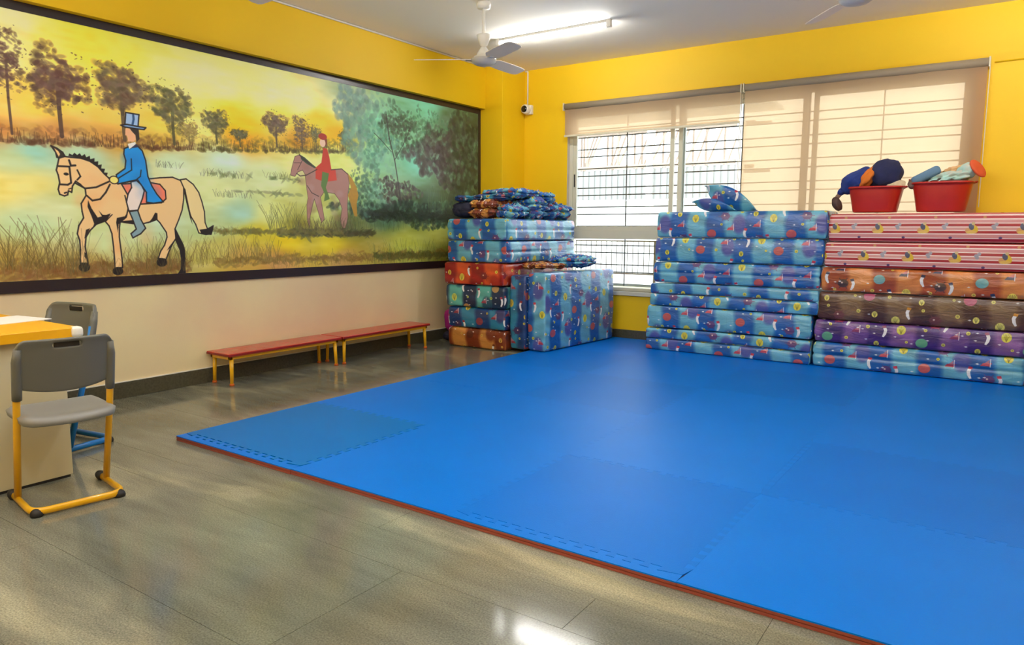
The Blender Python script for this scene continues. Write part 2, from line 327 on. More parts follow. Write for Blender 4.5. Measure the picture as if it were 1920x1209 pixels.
    fig(D['H1_HAT'], (158, 178, 208)); C.poly(D['H1_HATS'], (44, 76, 112)); fig(D['H1_BRIM'], (120, 150, 182))
    C.poly(D['H2_TAIL'], (168, 122, 44), .95); C.poly(D['H2_BODY'], (162, 118, 104)); P = np.array(D['H2_BODY']); c0 = P.mean(0)
    for i in range(30):
        q = P[rnd.randrange(len(P))] * .7 + c0 * .3; C.blob(q[0], q[1], 40, 30, rnd.choice([(120, 72, 60), (190, 176, 176), (130, 100, 100)]), .16, .4)
    C.line(list(map(tuple, P)) + [tuple(P[0])], 5, (70, 48, 46), .8)
    C.poly(D['H2_MANE'], (52, 66, 50)); C.poly(D['H2_SADDLE'], (184, 62, 46)); C.poly(D['H2_LEG'], (88, 112, 58)); C.poly(D['H2_COAT'], (178, 56, 40))
    for k, col in (('H2_HAIR', (110, 50, 40)), ('H2_FACE', (228, 184, 156)), ('H2_HAT', (150, 42, 34))):
        x, y, rx, ry = D[k]; C.blob(x, y, rx, ry, col, 1, 3)
    for p, w in D['H2_LINES']: C.line(p, w * 1.3, (56, 40, 38))
    for (x0_, x1, y0_, y1, h, lean, nn, col, al) in D['GRASS2']:
        for i in range(nn):
            x = rnd.uniform(x0_, x1); y = rnd.uniform(y0_, y1); hh = h * rnd.uniform(.35, 1); l = rnd.uniform(-1, 1) * lean * hh
            C.line([(x, y), (x + l * .4, y + hh * .55), (x + l, y + hh)], rnd.uniform(2, 4), jit(col, 20), al * rnd.uniform(.4, 1))
    a = C.a / 255.0
    gmean = a.mean(2, keepdims=True)
    a = gmean + (a - gmean) * 1.12
    a = np.clip((a - .45) * 1.12 + .50, 0, 1)
    return np.clip(a * np.array([.985, 1.05, 1.12]), 0, 1) * 255

# ------------------------------------------------------------ printed cloth
def print_image(name, arr):
    h, w = arr.shape[:2]
    im = bpy.data.images.new(name, w, h, alpha=False, float_buffer=False)
    px = np.ones((h, w, 4), np.float32); px[..., :3] = np.clip(arr, 0, 255) / 255
    im.pixels.foreach_set(px.ravel()); im.update(); im.pack()
    return im

def ocean_print(pal, seed):
    """a 0.66 x 0.50 m repeat: wavy bands with shells, dolphins, boats and bubbles"""
    W, H = 660, 500; C = Canvas(W, H, 1.0, True); rnd = random.Random(seed)
    yy, xx = np.mgrid[0:H, 0:W].astype(np.float32)
    wob = 6 * np.sin(yy * 2 * PI / H * 2) + 4 * np.sin(yy * 2 * PI / H * 3 + 1)
    ph = np.sin((xx + wob) * 2 * PI / W * 2)
    t = np.clip(ph * 1.5 + .55, 0, 1)[..., None]
    n = (np.sin(xx * .02 + yy * .05) * np.sin(yy * 2 * PI / H) * .5 + .5)[..., None]
    C.a[:] = np.array(pal['deep']) * (1 - t) + np.array(pal['light']) * t
    C.a *= (.86 + .2 * n)
    for x, y in ((120, 90), (450, 330)):
        C.blob(x, y, 55, 80, pal['patch'], .8, .8)
    for x in range(0, W, 11):
        if rnd.random() < .5: C.line([(x, rnd.uniform(0, H)), (x + rnd.uniform(-12, 12), rnd.uniform(0, H))], 1.5, [v * .72 for v in pal['light']], .35)
    def shell(x, y, r, col):
        C.blob(x, y, r * .85, r, col, 1, 4)
        for k in range(-2, 3): C.line([(x, y - r * .85), (x + k * r * .32, y + r * .75)], 3, [v * .55 for v in col], .8)
    shell(70, 380, 34, pal['shell']); shell(400, 150, 36, pal['shell']); shell(585, 420, 24, pal['shell']); shell(235, 30, 22, pal['shell'])
    C.blob(215, 250, 40, 36, pal['round'], .9, 4); C.blob(540, 60, 40, 36, pal['round'], .9, 4)
    for x, y in ((330, 400), (620, 210)):
        C.blob(x, y, 38, 32, pal['crab'], .9, 2)
        for k in range(6):
            a = k * 1.05; C.line([(x, y), (x + 56 * math.cos(a), y + 46 * math.sin(a))], 6, pal['crab'], .8)
        C.blob(x - 8, y + 6, 7, 7, (225, 200, 190), .9, 4)
    for x, y, s in ((290, 130, 1), (500, 250, -1), (30, 200, 1), (150, 440, -1)):      # leaping dolphin with a cap
        C.poly([(x - 6 * s, y - 45), (x + 10 * s, y - 20), (x + 16 * s, y + 10), (x + 8 * s, y + 34), (x - 14 * s, y + 30), (x - 6 * s, y + 8), (x - 10 * s, y - 16), (x - 18 * s, y - 40)], pal.get('white', (232, 234, 238)))
        C.poly([(x - 16 * s, y + 26), (x + 10 * s, y + 30), (x + 4 * s, y + 50), (x - 22 * s, y + 44)], pal['boat'])
    for x, y in ((380, 300), (90, 130), (600, 330)):                                    # little boat with a white mast
        C.poly([(x - 36, y - 20), (x + 22, y - 20), (x + 34, y + 6), (x - 20, y + 2)], pal['boat'], .9)
        C.line([(x + 24, y - 24), (x + 24, y + 34)], 5, (230, 225, 230)); C.poly([(x + 18, y - 2), (x + 18, y + 30), (x - 14, y)], (200, 120, 130), .8)
    for x, y, r in ((170, 160, 14), (470, 440, 15), (300, 330, 11), (20, 60, 13), (560, 160, 12), (440, 60, 10), (250, 470, 12)):
        C.blob(x, y, r, r, pal['shell'], .9, 4); C.blob(x, y, r * .5, r * .5, [v * .6 for v in pal['shell']], .7, 3)
    for k in range(16):
        x, y = rnd.uniform(0, W), rnd.uniform(0, H); C.poly([(x, y), (x + 14, y + 6), (x + 24, y), (x + 14, y - 6)], pal.get('white', (225, 230, 235)), .85)
    return np.clip(C.a, 0, 255)

def stripe_print():
    """red, pink and white stripes with small yellow and navy butterflies and grey bows, 0.33 x 0.22 m repeat"""
    W, H = 330, 220; C = Canvas(W, H, 1.0, True); C.a[:] = (206, 140, 138)
    y = 0
    for hgt, col in ((22, (158, 22, 34)), (7, (238, 222, 216)), (26, (204, 136, 136)), (8, (240, 224, 218)), (20, (164, 26, 38)), (7, (238, 222, 216)), (20, (208, 148, 142)), (8, (240, 224, 218)), (22, (160, 22, 34)), (7, (236, 220, 214)), (24, (200, 132, 134)), (8, (240, 224, 218)), (22, (168, 30, 40)), (8, (238, 222, 216)), (20, (206, 142, 138))):
        C.a[y:y + hgt] = col; y += hgt
    x, y = 90, 96
    C.blob(x + 16, y + 2, 24, 34, (214, 178, 40), 1, 3, .4); C.blob(x - 20, y - 12, 24, 22, (206, 152, 96), 1, 3, -.4)
    C.blob(x - 4, y + 20, 17, 26, (62, 66, 96), 1, 3, .3); C.blob(x + 8, y + 44, 12, 12, (196, 170, 120), 1, 3); C.blob(x - 2, y - 22, 34, 12, (220, 180, 90), 1, 3)
    for k, (bx, by) in enumerate(((230, 120), (248, 132), (236, 106))): C.blob(bx, by, 15, 13, (150, 150, 164), .95, 4, k)
    C.blob(280, 30, 12, 9, (90, 70, 110), 1, 3); C.blob(170, 190, 12, 9, (180, 120, 60), 1, 3)
    return C.a

def cloth_mat(name, arr, size, rough=.32, coat=.35, crease=.35, cscale=14, dim=1.0):
    m = bpy.data.materials.new(name); m.use_nodes = True
    nt = m.node_tree; N = nt.nodes; L = nt.links; p = N['Principled BSDF']
    t = N.new('ShaderNodeTexImage'); t.image = print_image(name, arr); t.extension = 'REPEAT'
    uv = N.new('ShaderNodeUVMap'); mp = N.new('ShaderNodeMapping'); mp.inputs['Scale'].default_value = (1 / size[0], 1 / size[1], 1)
    L.new(uv.outputs[0], mp.inputs[0]); L.new(mp.outputs[0], t.inputs[0])
    L.new(t.outputs[0], p.inputs['Base Color'])
    p.inputs['Roughness'].default_value = rough; p.inputs['Coat Weight'].default_value = coat; p.inputs['Coat Roughness'].default_value = .22
    tc = N.new('ShaderNodeTexCoord'); n = N.new('ShaderNodeTexNoise'); n.inputs['Scale'].default_value = cscale; n.inputs['Detail'].default_value = 4; n.inputs['Distortion'].default_value = 1.2
    mp2 = N.new('ShaderNodeMapping'); mp2.inputs['Scale'].default_value = (.5, .5, 1.4)
    L.new(tc.outputs['Object'], mp2.inputs[0]); L.new(mp2.outputs[0], n.inputs['Vector'])
    b = N.new('ShaderNodeBump'); b.inputs['Strength'].default_value = crease; b.inputs['Distance'].default_value = .02
    L.new(n.outputs['Fac'], b.inputs['Height']); L.new(b.outputs[0], p.inputs['Normal'])
    return m
PAL = dict(
    blue=dict(light=(104, 178, 206), deep=(24, 94, 172), patch=(70, 66, 150), shell=(222, 212, 74), round=(200, 84, 78), crab=(98, 60, 112), boat=(196, 58, 78)),
    night=dict(light=(46, 132, 170), deep=(16, 60, 120), patch=(62, 46, 104), shell=(206, 180, 60), round=(150, 60, 66), crab=(70, 44, 90), boat=(150, 44, 60)),
    teal=dict(light=(96, 186, 178), deep=(16, 46, 82), patch=(24, 60, 92), shell=(206, 214, 96), round=(196, 150, 90), crab=(24, 40, 70), boat=(170, 60, 80)),
    red=dict(light=(216, 84, 40), deep=(150, 24, 26), patch=(170, 40, 30), shell=(226, 206, 74), round=(206, 120, 64), crab=(120, 30, 40), boat=(110, 24, 30)),
    orange=dict(light=(214, 134, 66), deep=(158, 70, 28), patch=(176, 92, 40), shell=(226, 210, 90), round=(104, 176, 186), crab=(60, 44, 50), boat=(46, 48, 80)),
    brown=dict(light=(118, 92, 66), deep=(74, 42, 30), patch=(92, 64, 48), shell=(220, 212, 104), round=(176, 74, 112), crab=(110, 60, 60), boat=(190, 130, 40)),
    purple=dict(light=(124, 84, 150), deep=(62, 32, 112), patch=(90, 56, 130), shell=(214, 210, 84), round=(96, 176, 126), crab=(150, 60, 90), boat=(130, 40, 90)),
    rust=dict(light=(206, 140, 66), deep=(124, 50, 22), patch=(104, 36, 22), shell=(220, 176, 80), round=(90, 40, 26), crab=(60, 24, 22), boat=(110, 50, 24)),
)
CLOTH = {}
for _k, _p in PAL.items(): CLOTH[_k] = cloth_mat(_k + '_ocean_print', ocean_print(_p, 3), (.72, .54))
CLOTH['stripe'] = cloth_mat('red_striped_print', stripe_print(), (.33, .22), rough=.4, coat=.15, crease=.2)
CLOTH['sheet_blue'] = cloth_mat('blue_sheet_print', ocean_print(PAL['blue'], 8), (.33, .25), rough=.6, coat=0, crease=.9, cscale=30)
CLOTH['sheet_rust'] = cloth_mat('rust_sheet_print', ocean_print(PAL['rust'], 9), (.30, .23), rough=.6, coat=0, crease=.9, cscale=30)
CLOTH['sheet_night'] = cloth_mat('navy_sheet_print', ocean_print(PAL['night'], 10), (.45, .34), rough=.65, coat=0, crease=.9, cscale=30)

def puffy(lx, ly, lz, r=.03, bulge=.012, wr=.006, seed=0, nx=34, ny=14, nz=9, layers=0, pinch=None, wscale=5.0, sag=0.0):
    """closed soft block, z from 0 to lz, centred in x and y; UVs in metres per side"""
    def ticks(h, n, full):
        a = [-h, -h + r * .3, -h + r]; m = [-h + r + (2 * h - 2 * r) * k / n for k in range(1, n)]
        return a + m + [h - r, h - r * .3, h]
    hx, hy, hz = lx / 2, ly / 2, lz / 2; r = min(r, hx * .8, hy * .8, hz * .8)
    X, Y, Z = ticks(hx, nx, 1), ticks(hy, ny, 1), ticks(hz, nz, 1)
    verts = {}; V = []; F = []; UV = []
    off = Vector((seed * 7.3, seed * 3.1, seed * 5.7))
    def put(p):
        k = tuple(round(c, 6) for c in p)
        if k in verts: return verts[k]
        q = Vector([max(-h + r, min(h - r, c)) for c, h in zip(p, (hx, hy, hz))]); d = Vector(p) - q
        if d.length > 1e-9: n_ = d.normalized(); s = q + n_ * r
        else: s = Vector(p); n_ = Vector((0, 0, 0))
        nn = Vector([(1 if abs(c) >= h - 1e-6 else 0) * (1 if c > 0 else -1) for c, h in zip(p, (hx, hy, hz))])
        if nn.length: nn.normalize()
        bx, by, bz = 1 - (p[0] / hx) ** 2, 1 - (p[1] / hy) ** 2, 1 - (p[2] / hz) ** 2
        b = bulge * bz if abs(nn.z) < .5 else -.0005
        w = noise.noise((s + off) * wscale) * wr + noise.noise(Vector(((s.x + off.x) * wscale * 1.2, (s.y + off.y) * wscale * 1.2, (s.z + off.z) * wscale * 5))) * wr * .7
        if layers:
            w += wr * .9 * (.5 - abs(noise.noise((s + off) * 17)) * 2.2) + wr * .5 * (.5 - abs(noise.noise((s + off) * 34)) * 2.2)
        if layers and abs(nn.z) < .5:
            zz = (p[2] + hz) / lz; w -= abs(math.sin(zz * layers * PI + noise.noise((s + off) * 4) * 1.2)) ** .5 * -wr * 2 + wr
        if abs(nn.z) > .5 and not layers: w = -abs(w) * .25
        s = s + nn * (b + w)
        if pinch and abs(nn.z) < .5:
            g = math.exp(-(p[2] / .012) ** 2) * pinch; s -= nn * g
        s.z += hz - sag * (p[0] / hx) ** 2
        verts[k] = len(V); V.append(s); return verts[k]
    def side(A, B, f, fl, ua, ub, o):
        for i in range(len(A) - 1):
            for j in range(len(B) - 1):
                q = [(A[i], B[j]), (A[i + 1], B[j]), (A[i + 1], B[j + 1]), (A[i], B[j + 1])]
                if fl: q = q[::-1]
                F.append([put(f(a, b)) for a, b in q]); UV.extend([(a * ua + o[0], b * ub + o[1]) for a, b in q])
    o1 = (seed * .37 + hx, seed * .21 + hz)
    side(X, Z, lambda a, b: (a, -hy, b), False, 1, 1, o1)
    side(X, Z, lambda a, b: (a, hy, b), True, 1, 1, (seed * .11, .3))
    side(Y, Z, lambda a, b: (hx, a, b), False, 1, 1, (seed * .5, seed * .21 + .1))
    side(Y, Z, lambda a, b: (-hx, a, b), True, 1, 1, (seed * .3, seed * .21))
    side(X, Y, lambda a, b: (a, b, hz), False, 1, 1, (o1[0], o1[1] + hz + hy))
    side(X, Y, lambda a, b: (a, b, -hz), True, 1, 1, (0, 0))
    me = bpy.data.meshes.new('soft_block'); me.from_pydata(V, [], F)
    u = me.uv_layers.new(name='UVMap'); u.data.foreach_set('uv', [c for t in UV for c in t])
    for p in me.polygons: p.use_smooth = True
    return me

def mattress(label, x0, x1, y0, y1, z0, z1, style, cloth, seed, group=None, rz=0, wr=.004, nx=34, bulge=.010):
    lx, ly, lz = x1 - x0, y1 - y0, z1 - z0; loc = ((x0 + x1) / 2, (y0 + y1) / 2, z0)
    m = CLOTH[cloth]
    if style == 'slit':                                           # folded in half: two leaves, one on the other
        e = empty('folded_mattress', loc, label, 'mattress', group, rz)
        h = lz * .52; g = .005
        a = link('lower_fold', puffy(lx, ly, h - g / 2, .014, bulge * .5, wr, seed, nx, 12, 5, sag=.0), m, e)
        b = link('upper_fold', puffy(lx, ly - .004, lz - h - g / 2 - .004, .014, bulge * .5, wr, seed + .5, nx, 12, 5, sag=(.009 if style == 'slit' else 0)), m, e); b.location.z = h + g / 2 + (.0045 if style == 'slit' else 0)
        c_ = link('gap_filler', puffy(lx - .07, ly - .07, lz - .06, .02, 0, .001, seed, 8, 6, 4), m, e); c_.location.z = .03  # filler core added behind the open fold to block window light
        s = link('folded_edge', puffy(.03, ly * .96, lz * .9, .014, .004, .001, seed, 3, 12, 6), m, e); s.location = (lx / 2 - .012, 0, lz * .05)
        return e
    me = puffy(lx, ly, lz, .022, bulge, wr, seed, nx, 14, 16 if style == 'crease' else 8, pinch=.011 if style == 'crease' else None)
    o = link('mattress', me, m); o.location = loc; o.rotation_euler[2] = rz
    return tag(o, label, 'mattress', group)

# ------------------------------------------------------------ plain materials
M_YEL = mat('yellow_wall_paint', srgb(238, 196, 0), .6, bump=.05, bscale=120, vary=.04, vscale=1.5)
M_CREAM = mat('cream_wall_paint', srgb(236, 222, 176), .5, bump=.05, bscale=90, vary=.1, vscale=1.2, col2=srgb(228, 204, 168))
M_CEIL = mat('white_ceiling_paint', srgb(248, 243, 230), .8, bump=.05, bscale=100)
M_REVEAL = mat('pale_reveal_paint', srgb(205, 196, 178), .6)
M_SKIRT = mat('dark_granite_skirting', srgb(82, 80, 66), .3, vary=.4, vscale=60)
M_BLACK = mat('black_mural_border', srgb(40, 30, 34), .3, bump=.05)
M_ALU = mat('cream_aluminium', srgb(206, 204, 184), .4)
M_ALUD = mat('grey_aluminium', srgb(150, 152, 148), .4, metal=.2)
M_IRON = mat('dark_grille_iron', srgb(70, 62, 56), .5)
M_WHITE = mat('white_enamel', srgb(232, 230, 222), .35)
M_STEELG = mat('grey_enamel', srgb(196, 194, 188), .4)
M_GREY = mat('grey_plastic', srgb(98, 98, 92), .42, bump=.08, bscale=400)
M_GREYL = mat('light_grey_plastic', srgb(132, 132, 130), .42, bump=.08, bscale=400)
M_YTUBE = mat('yellow_powder_coat', srgb(228, 172, 8), .32, coat=.3)
M_BTUBE = mat('blue_powder_coat', srgb(10, 118, 200), .32, coat=.3)
M_RUB = mat('black_rubber', srgb(24, 20, 20), .6)
M_RED = mat('red_bench_laminate', srgb(188, 62, 48), .22, bump=.03, vary=.08, vscale=8)
M_REDEDGE = mat('dark_red_edge', srgb(132, 20, 20), .4)
M_TUB = mat('red_tub_plastic', srgb(178, 34, 26), .35, vary=.1, vscale=6)
M_DESK = mat('orange_yellow_laminate', srgb(236, 172, 4), .4)
M_PANEL = mat('beige_laminate', srgb(200, 190, 156), .35)
M_PAPER = mat('white_paper', srgb(238, 236, 238), .7)
M_NAVY = mat('navy_felt', srgb(34, 40, 82), .9, bump=.4, bscale=60, vary=.3, vscale=9)
M_BLUEF = mat('royal_blue_felt', srgb(36, 62, 140), .9, bump=.4, bscale=60, vary=.3, vscale=9)
M_ORF = mat('orange_felt', srgb(214, 116, 36), .9, bump=.3, bscale=60)
M_CREAMF = mat('cream_fleece', srgb(222, 206, 176), .95, bump=.5, bscale=80)
M_DKBR = mat('dark_brown_leather', srgb(72, 48, 44), .6)
M_TAUPE = mat('taupe_cloth', srgb(130, 104, 92), .9)
M_SLATE = mat('slate_blue_cloth', srgb(96, 130, 160), .85, bump=.3)
M_AQUA = mat('pale_aqua_cloth', srgb(160, 208, 204), .85, bump=.4, bscale=30, vary=.2, vscale=14, col2=srgb(196, 190, 176))
M_BRICK = mat('brick_orange_foam', srgb(206, 84, 44), .8)
M_PEACH = mat('peach_cloth', srgb(214, 170, 120), .85, bump=.4)
M_MAG = mat('magenta_nylon', srgb(150, 10, 120), .7, bump=.2)
M_NVN = mat('navy_nylon', srgb(26, 26, 54), .7, bump=.2)
M_CONC = mat('pale_concrete', srgb(220, 222, 218), .9)
M_EXT1 = mat('grey_corrugated_sheet', srgb(150, 150, 150), .7)
M_EXT2 = mat('tan_truss_steel', srgb(168, 148, 134), .7)
M_EXTW = mat('white_outdoor_wall', srgb(232, 234, 234), .8)
M_GRASS = mat('dry_pale_grass', srgb(176, 172, 128), .9, vary=.2)

# ------------------------------------------------------------ room shell
ZC = 3.0488; RX, RY = 7.6, -10.2
def st(o): o['kind'] = 'structure'; return o

# polished stone floor laid in slabs
def stone():
    m = bpy.data.materials.new('polished_grey_granite'); m.use_nodes = True
    N = m.node_tree.nodes; L = m.node_tree.links; p = N['Principled BSDF']
    g = N.new('ShaderNodeNewGeometry')
    n1 = N.new('ShaderNodeTexNoise'); n1.inputs['Scale'].default_value = 1.3; n1.inputs['Detail'].default_value = 7; n1.inputs['Distortion'].default_value = .6
    mp = N.new('ShaderNodeMapping'); mp.inputs['Rotation'].default_value = (0, 0, .5); mp.inputs['Scale'].default_value = (.55, 1.8, 1)
    L.new(g.outputs['Position'], mp.inputs[0]); L.new(mp.outputs[0], n1.inputs['Vector'])
    c1 = N.new('ShaderNodeValToRGB'); e = c1.color_ramp.elements
    e[0].position = .30; e[0].color = srgb(90, 93, 86); e[1].position = .74; e[1].color = srgb(174, 170, 144)
    x = e.new(.46); x.color = srgb(109, 111, 100); x = e.new(.58); x.color = srgb(121, 121, 108)
    L.new(n1.outputs['Fac'], c1.inputs[0])
    n2 = N.new('ShaderNodeTexNoise'); n2.inputs['Scale'].default_value = 170; n2.inputs['Detail'].default_value = 3
    L.new(g.outputs['Position'], n2.inputs['Vector'])
    r2 = N.new('ShaderNodeMapRange'); r2.inputs[1].default_value = .3; r2.inputs[2].default_value = .7; r2.inputs[3].default_value = .62; r2.inputs[4].default_value = 1.34
    L.new(n2.outputs['Fac'], r2.inputs[0])
    n3 = N.new('ShaderNodeTexNoise'); n3.inputs['Scale'].default_value = 9; n3.inputs['Detail'].default_value = 5
    mp3 = N.new('ShaderNodeMapping'); mp3.inputs['Rotation'].default_value = (0, 0, .45); mp3.inputs['Scale'].default_value = (.3, 1.6, 1)
    L.new(g.outputs['Position'], mp3.inputs[0]); L.new(mp3.outputs[0], n3.inputs['Vector'])
    r3 = N.new('ShaderNodeMapRange'); r3.inputs[1].default_value = .3; r3.inputs[2].default_value = .7; r3.inputs[3].default_value = .86; r3.inputs[4].default_value = 1.12
    L.new(n3.outputs['Fac'], r3.inputs[0])
    mu = N.new('ShaderNodeMath'); mu.operation = 'MULTIPLY'; L.new(r2.outputs[0], mu.inputs[0]); L.new(r3.outputs[0], mu.inputs[1])
    vm = N.new('ShaderNodeVectorMath'); vm.operation = 'SCALE'; L.new(c1.outputs[0], vm.inputs[0]); L.new(mu.outputs[0], vm.inputs['Scale'])
    L.new(vm.outputs[0], p.inputs['Base Color'])
    p.inputs['Roughness'].default_value = .11; p.inputs['Specular IOR Level'].default_value = .42
    b = N.new('ShaderNodeBump'); b.inputs['Strength'].default_value = .006; b.inputs['Distance'].default_value = .002
    L.new(n2.outputs['Fac'], b.inputs['Height']); L.new(b.outputs[0], p.inputs['Normal'])
    return m
M_STONE = stone()
M_GROUT = mat('dark_floor_joint', srgb(84, 80, 68), .8)
floor = st(boxes('floor', [(-.2, RX + .2, RY - .2, .23, -.12, -.004)], M_GROUT))
rows = [-10.2, -9.52, -8.91, -8.3, -7.7, -7.1, -6.49, -6.1, -5.49, -5.27, -4.66, -4.05, -3.44, -2.83, -2.22, -1.61, -1.0, -.4, 0]
rr = random.Random(4); g = .0008
for a, b in zip(rows[:-1], rows[1:]):
    x = 0.0; k = rr.uniform(.5, 2.3)
    while x < RX:
        x2 = min(RX, x + k)
        if RX - x2 < .4: x2 = RX
        o = boxes('floor_slab', [(x + g, x2 - g, a + g, b - g, -.03, rr.uniform(-.0003, 0))], M_STONE, floor)
        x = x2; k = rr.uniform(1.5, 2.4)

# back wall with the window opening; OX0.. are the edges of the opening
OX0, OX1, OZ0, OZ1 = .91, 4.82, .54, 2.55
bm = bmesh.new()
box(bm, -.2, OX0, 0, .23, 0, ZC); box(bm, OX1, RX + .2, 0, .23, 0, ZC)
box(bm, OX0, OX1, 0, .23, 0, OZ0); box(bm, OX0, OX1, 0, .23, OZ1, ZC)
wb = st(from_bm('wall_back', bm, [M_YEL, M_REVEAL]))
for p in wb.data.polygons:
    c, n = p.center, p.normal
    if OX0 - .01 < c.x < OX1 + .01 and OZ0 - .01 < c.z < OZ1 + .01 and abs(n.y) < .5: p.material_index = 1
wl = st(boxes('wall_left', [(-.2, 0, RY, .23, 0, ZC)], M_CREAM))
st(boxes('wall_right', [(RX, RX + .2, RY, 0, 0, ZC)], M_YEL))
st(boxes('wall_rear', [(-.2, RX + .2, RY - .2, RY, 0, ZC)], M_YEL))
st(boxes('ceiling', [(-.2, RX + .2, RY - .2, .23, ZC, ZC + .15)], M_CEIL))
st(boxes('trim_1', [(0, .0793, RY, -.4534, 2.578, ZC)], M_YEL))                    # beam proud of the mural
st(boxes('trim_2', [(0, .3239, -.4534, 0, 0, ZC)], M_YEL, bevel=.004))              # corner pillar
st(boxes('baseboard_left', [(0, .015, RY, -.4534, 0, .115)], M_SKIRT, bevel=.002))
st(boxes('trim_3', [(0, .012, RY, -.4534, .115, .121)], M_WHITE))
st(boxes('baseboard_back', [(.3239, RX, -.015, 0, 0, .115)], M_SKIRT, bevel=.002))

# ------------------------------------------------------------ mural (flat print on the left wall)
arr = paint_mural()
mm = bpy.data.materials.new('painted_mural'); mm.use_nodes = True
_p = mm.node_tree.nodes['Principled BSDF']; _t = mm.node_tree.nodes.new('ShaderNodeTexImage'); _t.image = print_image('mural_print', arr); _t.extension = 'EXTEND'
mm.node_tree.links.new(_t.outputs[0], _p.inputs['Base Color']); _p.inputs['Roughness'].default_value = .42
U0, V0, UW, VH = -7.6, .79, 7.2, 1.79
my0, my1, mz0, mz1 = -7.5, -.50, .868, 2.522
bm = bmesh.new(); box(bm, .010, .014, my0, my1, mz0, mz1)
me = bpy.data.meshes.new('mural'); bm.normal_update(); uvl = bm.loops.layers.uv.new('UVMap')
for f in bm.faces:
    for l in f.loops: l[uvl].uv = ((l.vert.co.y - U0) / UW, (l.vert.co.z - V0) / VH)
bm.to_mesh(me); bm.free()
mural = link('mural', me, mm)
tag(mural, 'wide painted mural of two horse riders in a yellow meadow, above the red benches', 'mural')
for nm, b in (('border', (.001, .017, my0, -.4534, .7926, mz0)), ('border', (.001, .017, my0, -.4534, mz1, 2.578)), ('border', (.001, .017, my1, -.4534, mz0, mz1)), ('border', (.001, .017, my0 - .08, my0, .7926, 2.578))):
    boxes(nm, [b], M_BLACK, mural)

# ------------------------------------------------------------ window, panes, grille
wf = st(boxes('window_1', [(OX0, OX0 + .045, .05, .13, OZ0, OZ1), (OX1 - .045, OX1, .05, .13, OZ0, OZ1), (OX0, OX1, .05, .13, OZ1 - .045, OZ1), (OX0, OX1, .05, .13, OZ0, OZ0 + .035)], M_ALU, bevel=.003))
def sash(x0, x1, y, zz0, zz1, m=M_ALU, w=.045):
    s = boxes('sash', [(x0, x0 + w, y, y + .03, zz0, zz1), (x1 - w, x1, y, y + .03, zz0, zz1), (x0 + w, x1 - w, y, y + .03, zz0, zz0 + w), (x0 + w, x1 - w, y, y + .03, zz1 - w, zz1)], m, wf, bevel=.002)
    return s
mg = bpy.data.materials.new('thin_window_glass'); mg.use_nodes = True; N = mg.node_tree.nodes; N.clear()
_o = N.new('ShaderNodeOutputMaterial'); _tr = N.new('ShaderNodeBsdfTransparent'); _gl = N.new('ShaderNodeBsdfGlossy'); _gl.inputs['Roughness'].default_value = .02
_fr = N.new('ShaderNodeFresnel'); _fr.inputs[0].default_value = 1.35; _mx = N.new('ShaderNodeMixShader')
for a_, b_ in ((_fr.outputs[0], _mx.inputs[0]), (_tr.outputs[0], _mx.inputs[1]), (_gl.outputs[0], _mx.inputs[2]), (_mx.outputs[0], _o.inputs[0])): mg.node_tree.links.new(a_, b_)
_tr.inputs[0].default_value = (.93, .96, .96, 1)
tz0, tz1 = 1.112, 1.208
boxes('transom', [(OX0 + .045, OX1 - .045, .055, .125, tz0, tz1)], M_ALU, wf, bevel=.003)
for x0, x1, y in ((.955, 2.165, .060), (2.20, 3.475, .092), (3.535, 4.775, .060)):
    sash(x0, x1, y, tz1, OZ1 - .045)
    boxes('pane', [(x0 + .045, x1 - .045, y + .012, y + .016, tz1 + .045, OZ1 - .09)], mg, wf)
boxes('sash_stile', [(2.235, 2.262, .124, .15, tz1, OZ1 - .045)], M_ALUD, wf); boxes('sash_stile', [(3.455, 3.49, .124, .15, tz1, OZ1 - .045)], M_ALUD, wf)
boxes('sash_handle', [(.972, .982, .050, .060, 1.70, 1.84)], M_RUB, wf)
boxes('pane', [(OX0 + .045, OX1 - .045, .088, .092, OZ0 + .035, tz0)], mg, wf)
st(boxes('trim_4', [(OX0 - .03, OX1 + .03, -.03, .05, .495, OZ0)], M_ALU, bevel=.004))   # sill
gr = empty('window_grille', (2.86, .2, .56), 'iron security grille of paired horizontal bars outside the window panes', 'grille')
zz = []
for k in range(-1, 8):
    for d in (0, -.083):
        z = 2.126 - .2175 * k + d
        if z < 2.5 and z > .62: zz.append(z)
for z in zz:
    boxes('bar', [(-(1.95), 1.95, -.005, .005, z - .56 - .006, z - .56 + .006)], M_IRON, gr)
boxes('bar', [(-1.95, 1.95, -.012, .012, .02, .05)], M_ALUD, gr)
for x in (1.565, 4.11): boxes('upright', [(x - 2.86 - .006, x - 2.86 + .006, -.012, -.005, .02, 1.96)], M_IRON, gr)
for x in (2.84,): boxes('upright', [(x - 2.86 - .006, x - 2.86 + .006, -.012, -.005, .02, 1.96)], M_IRON, gr)

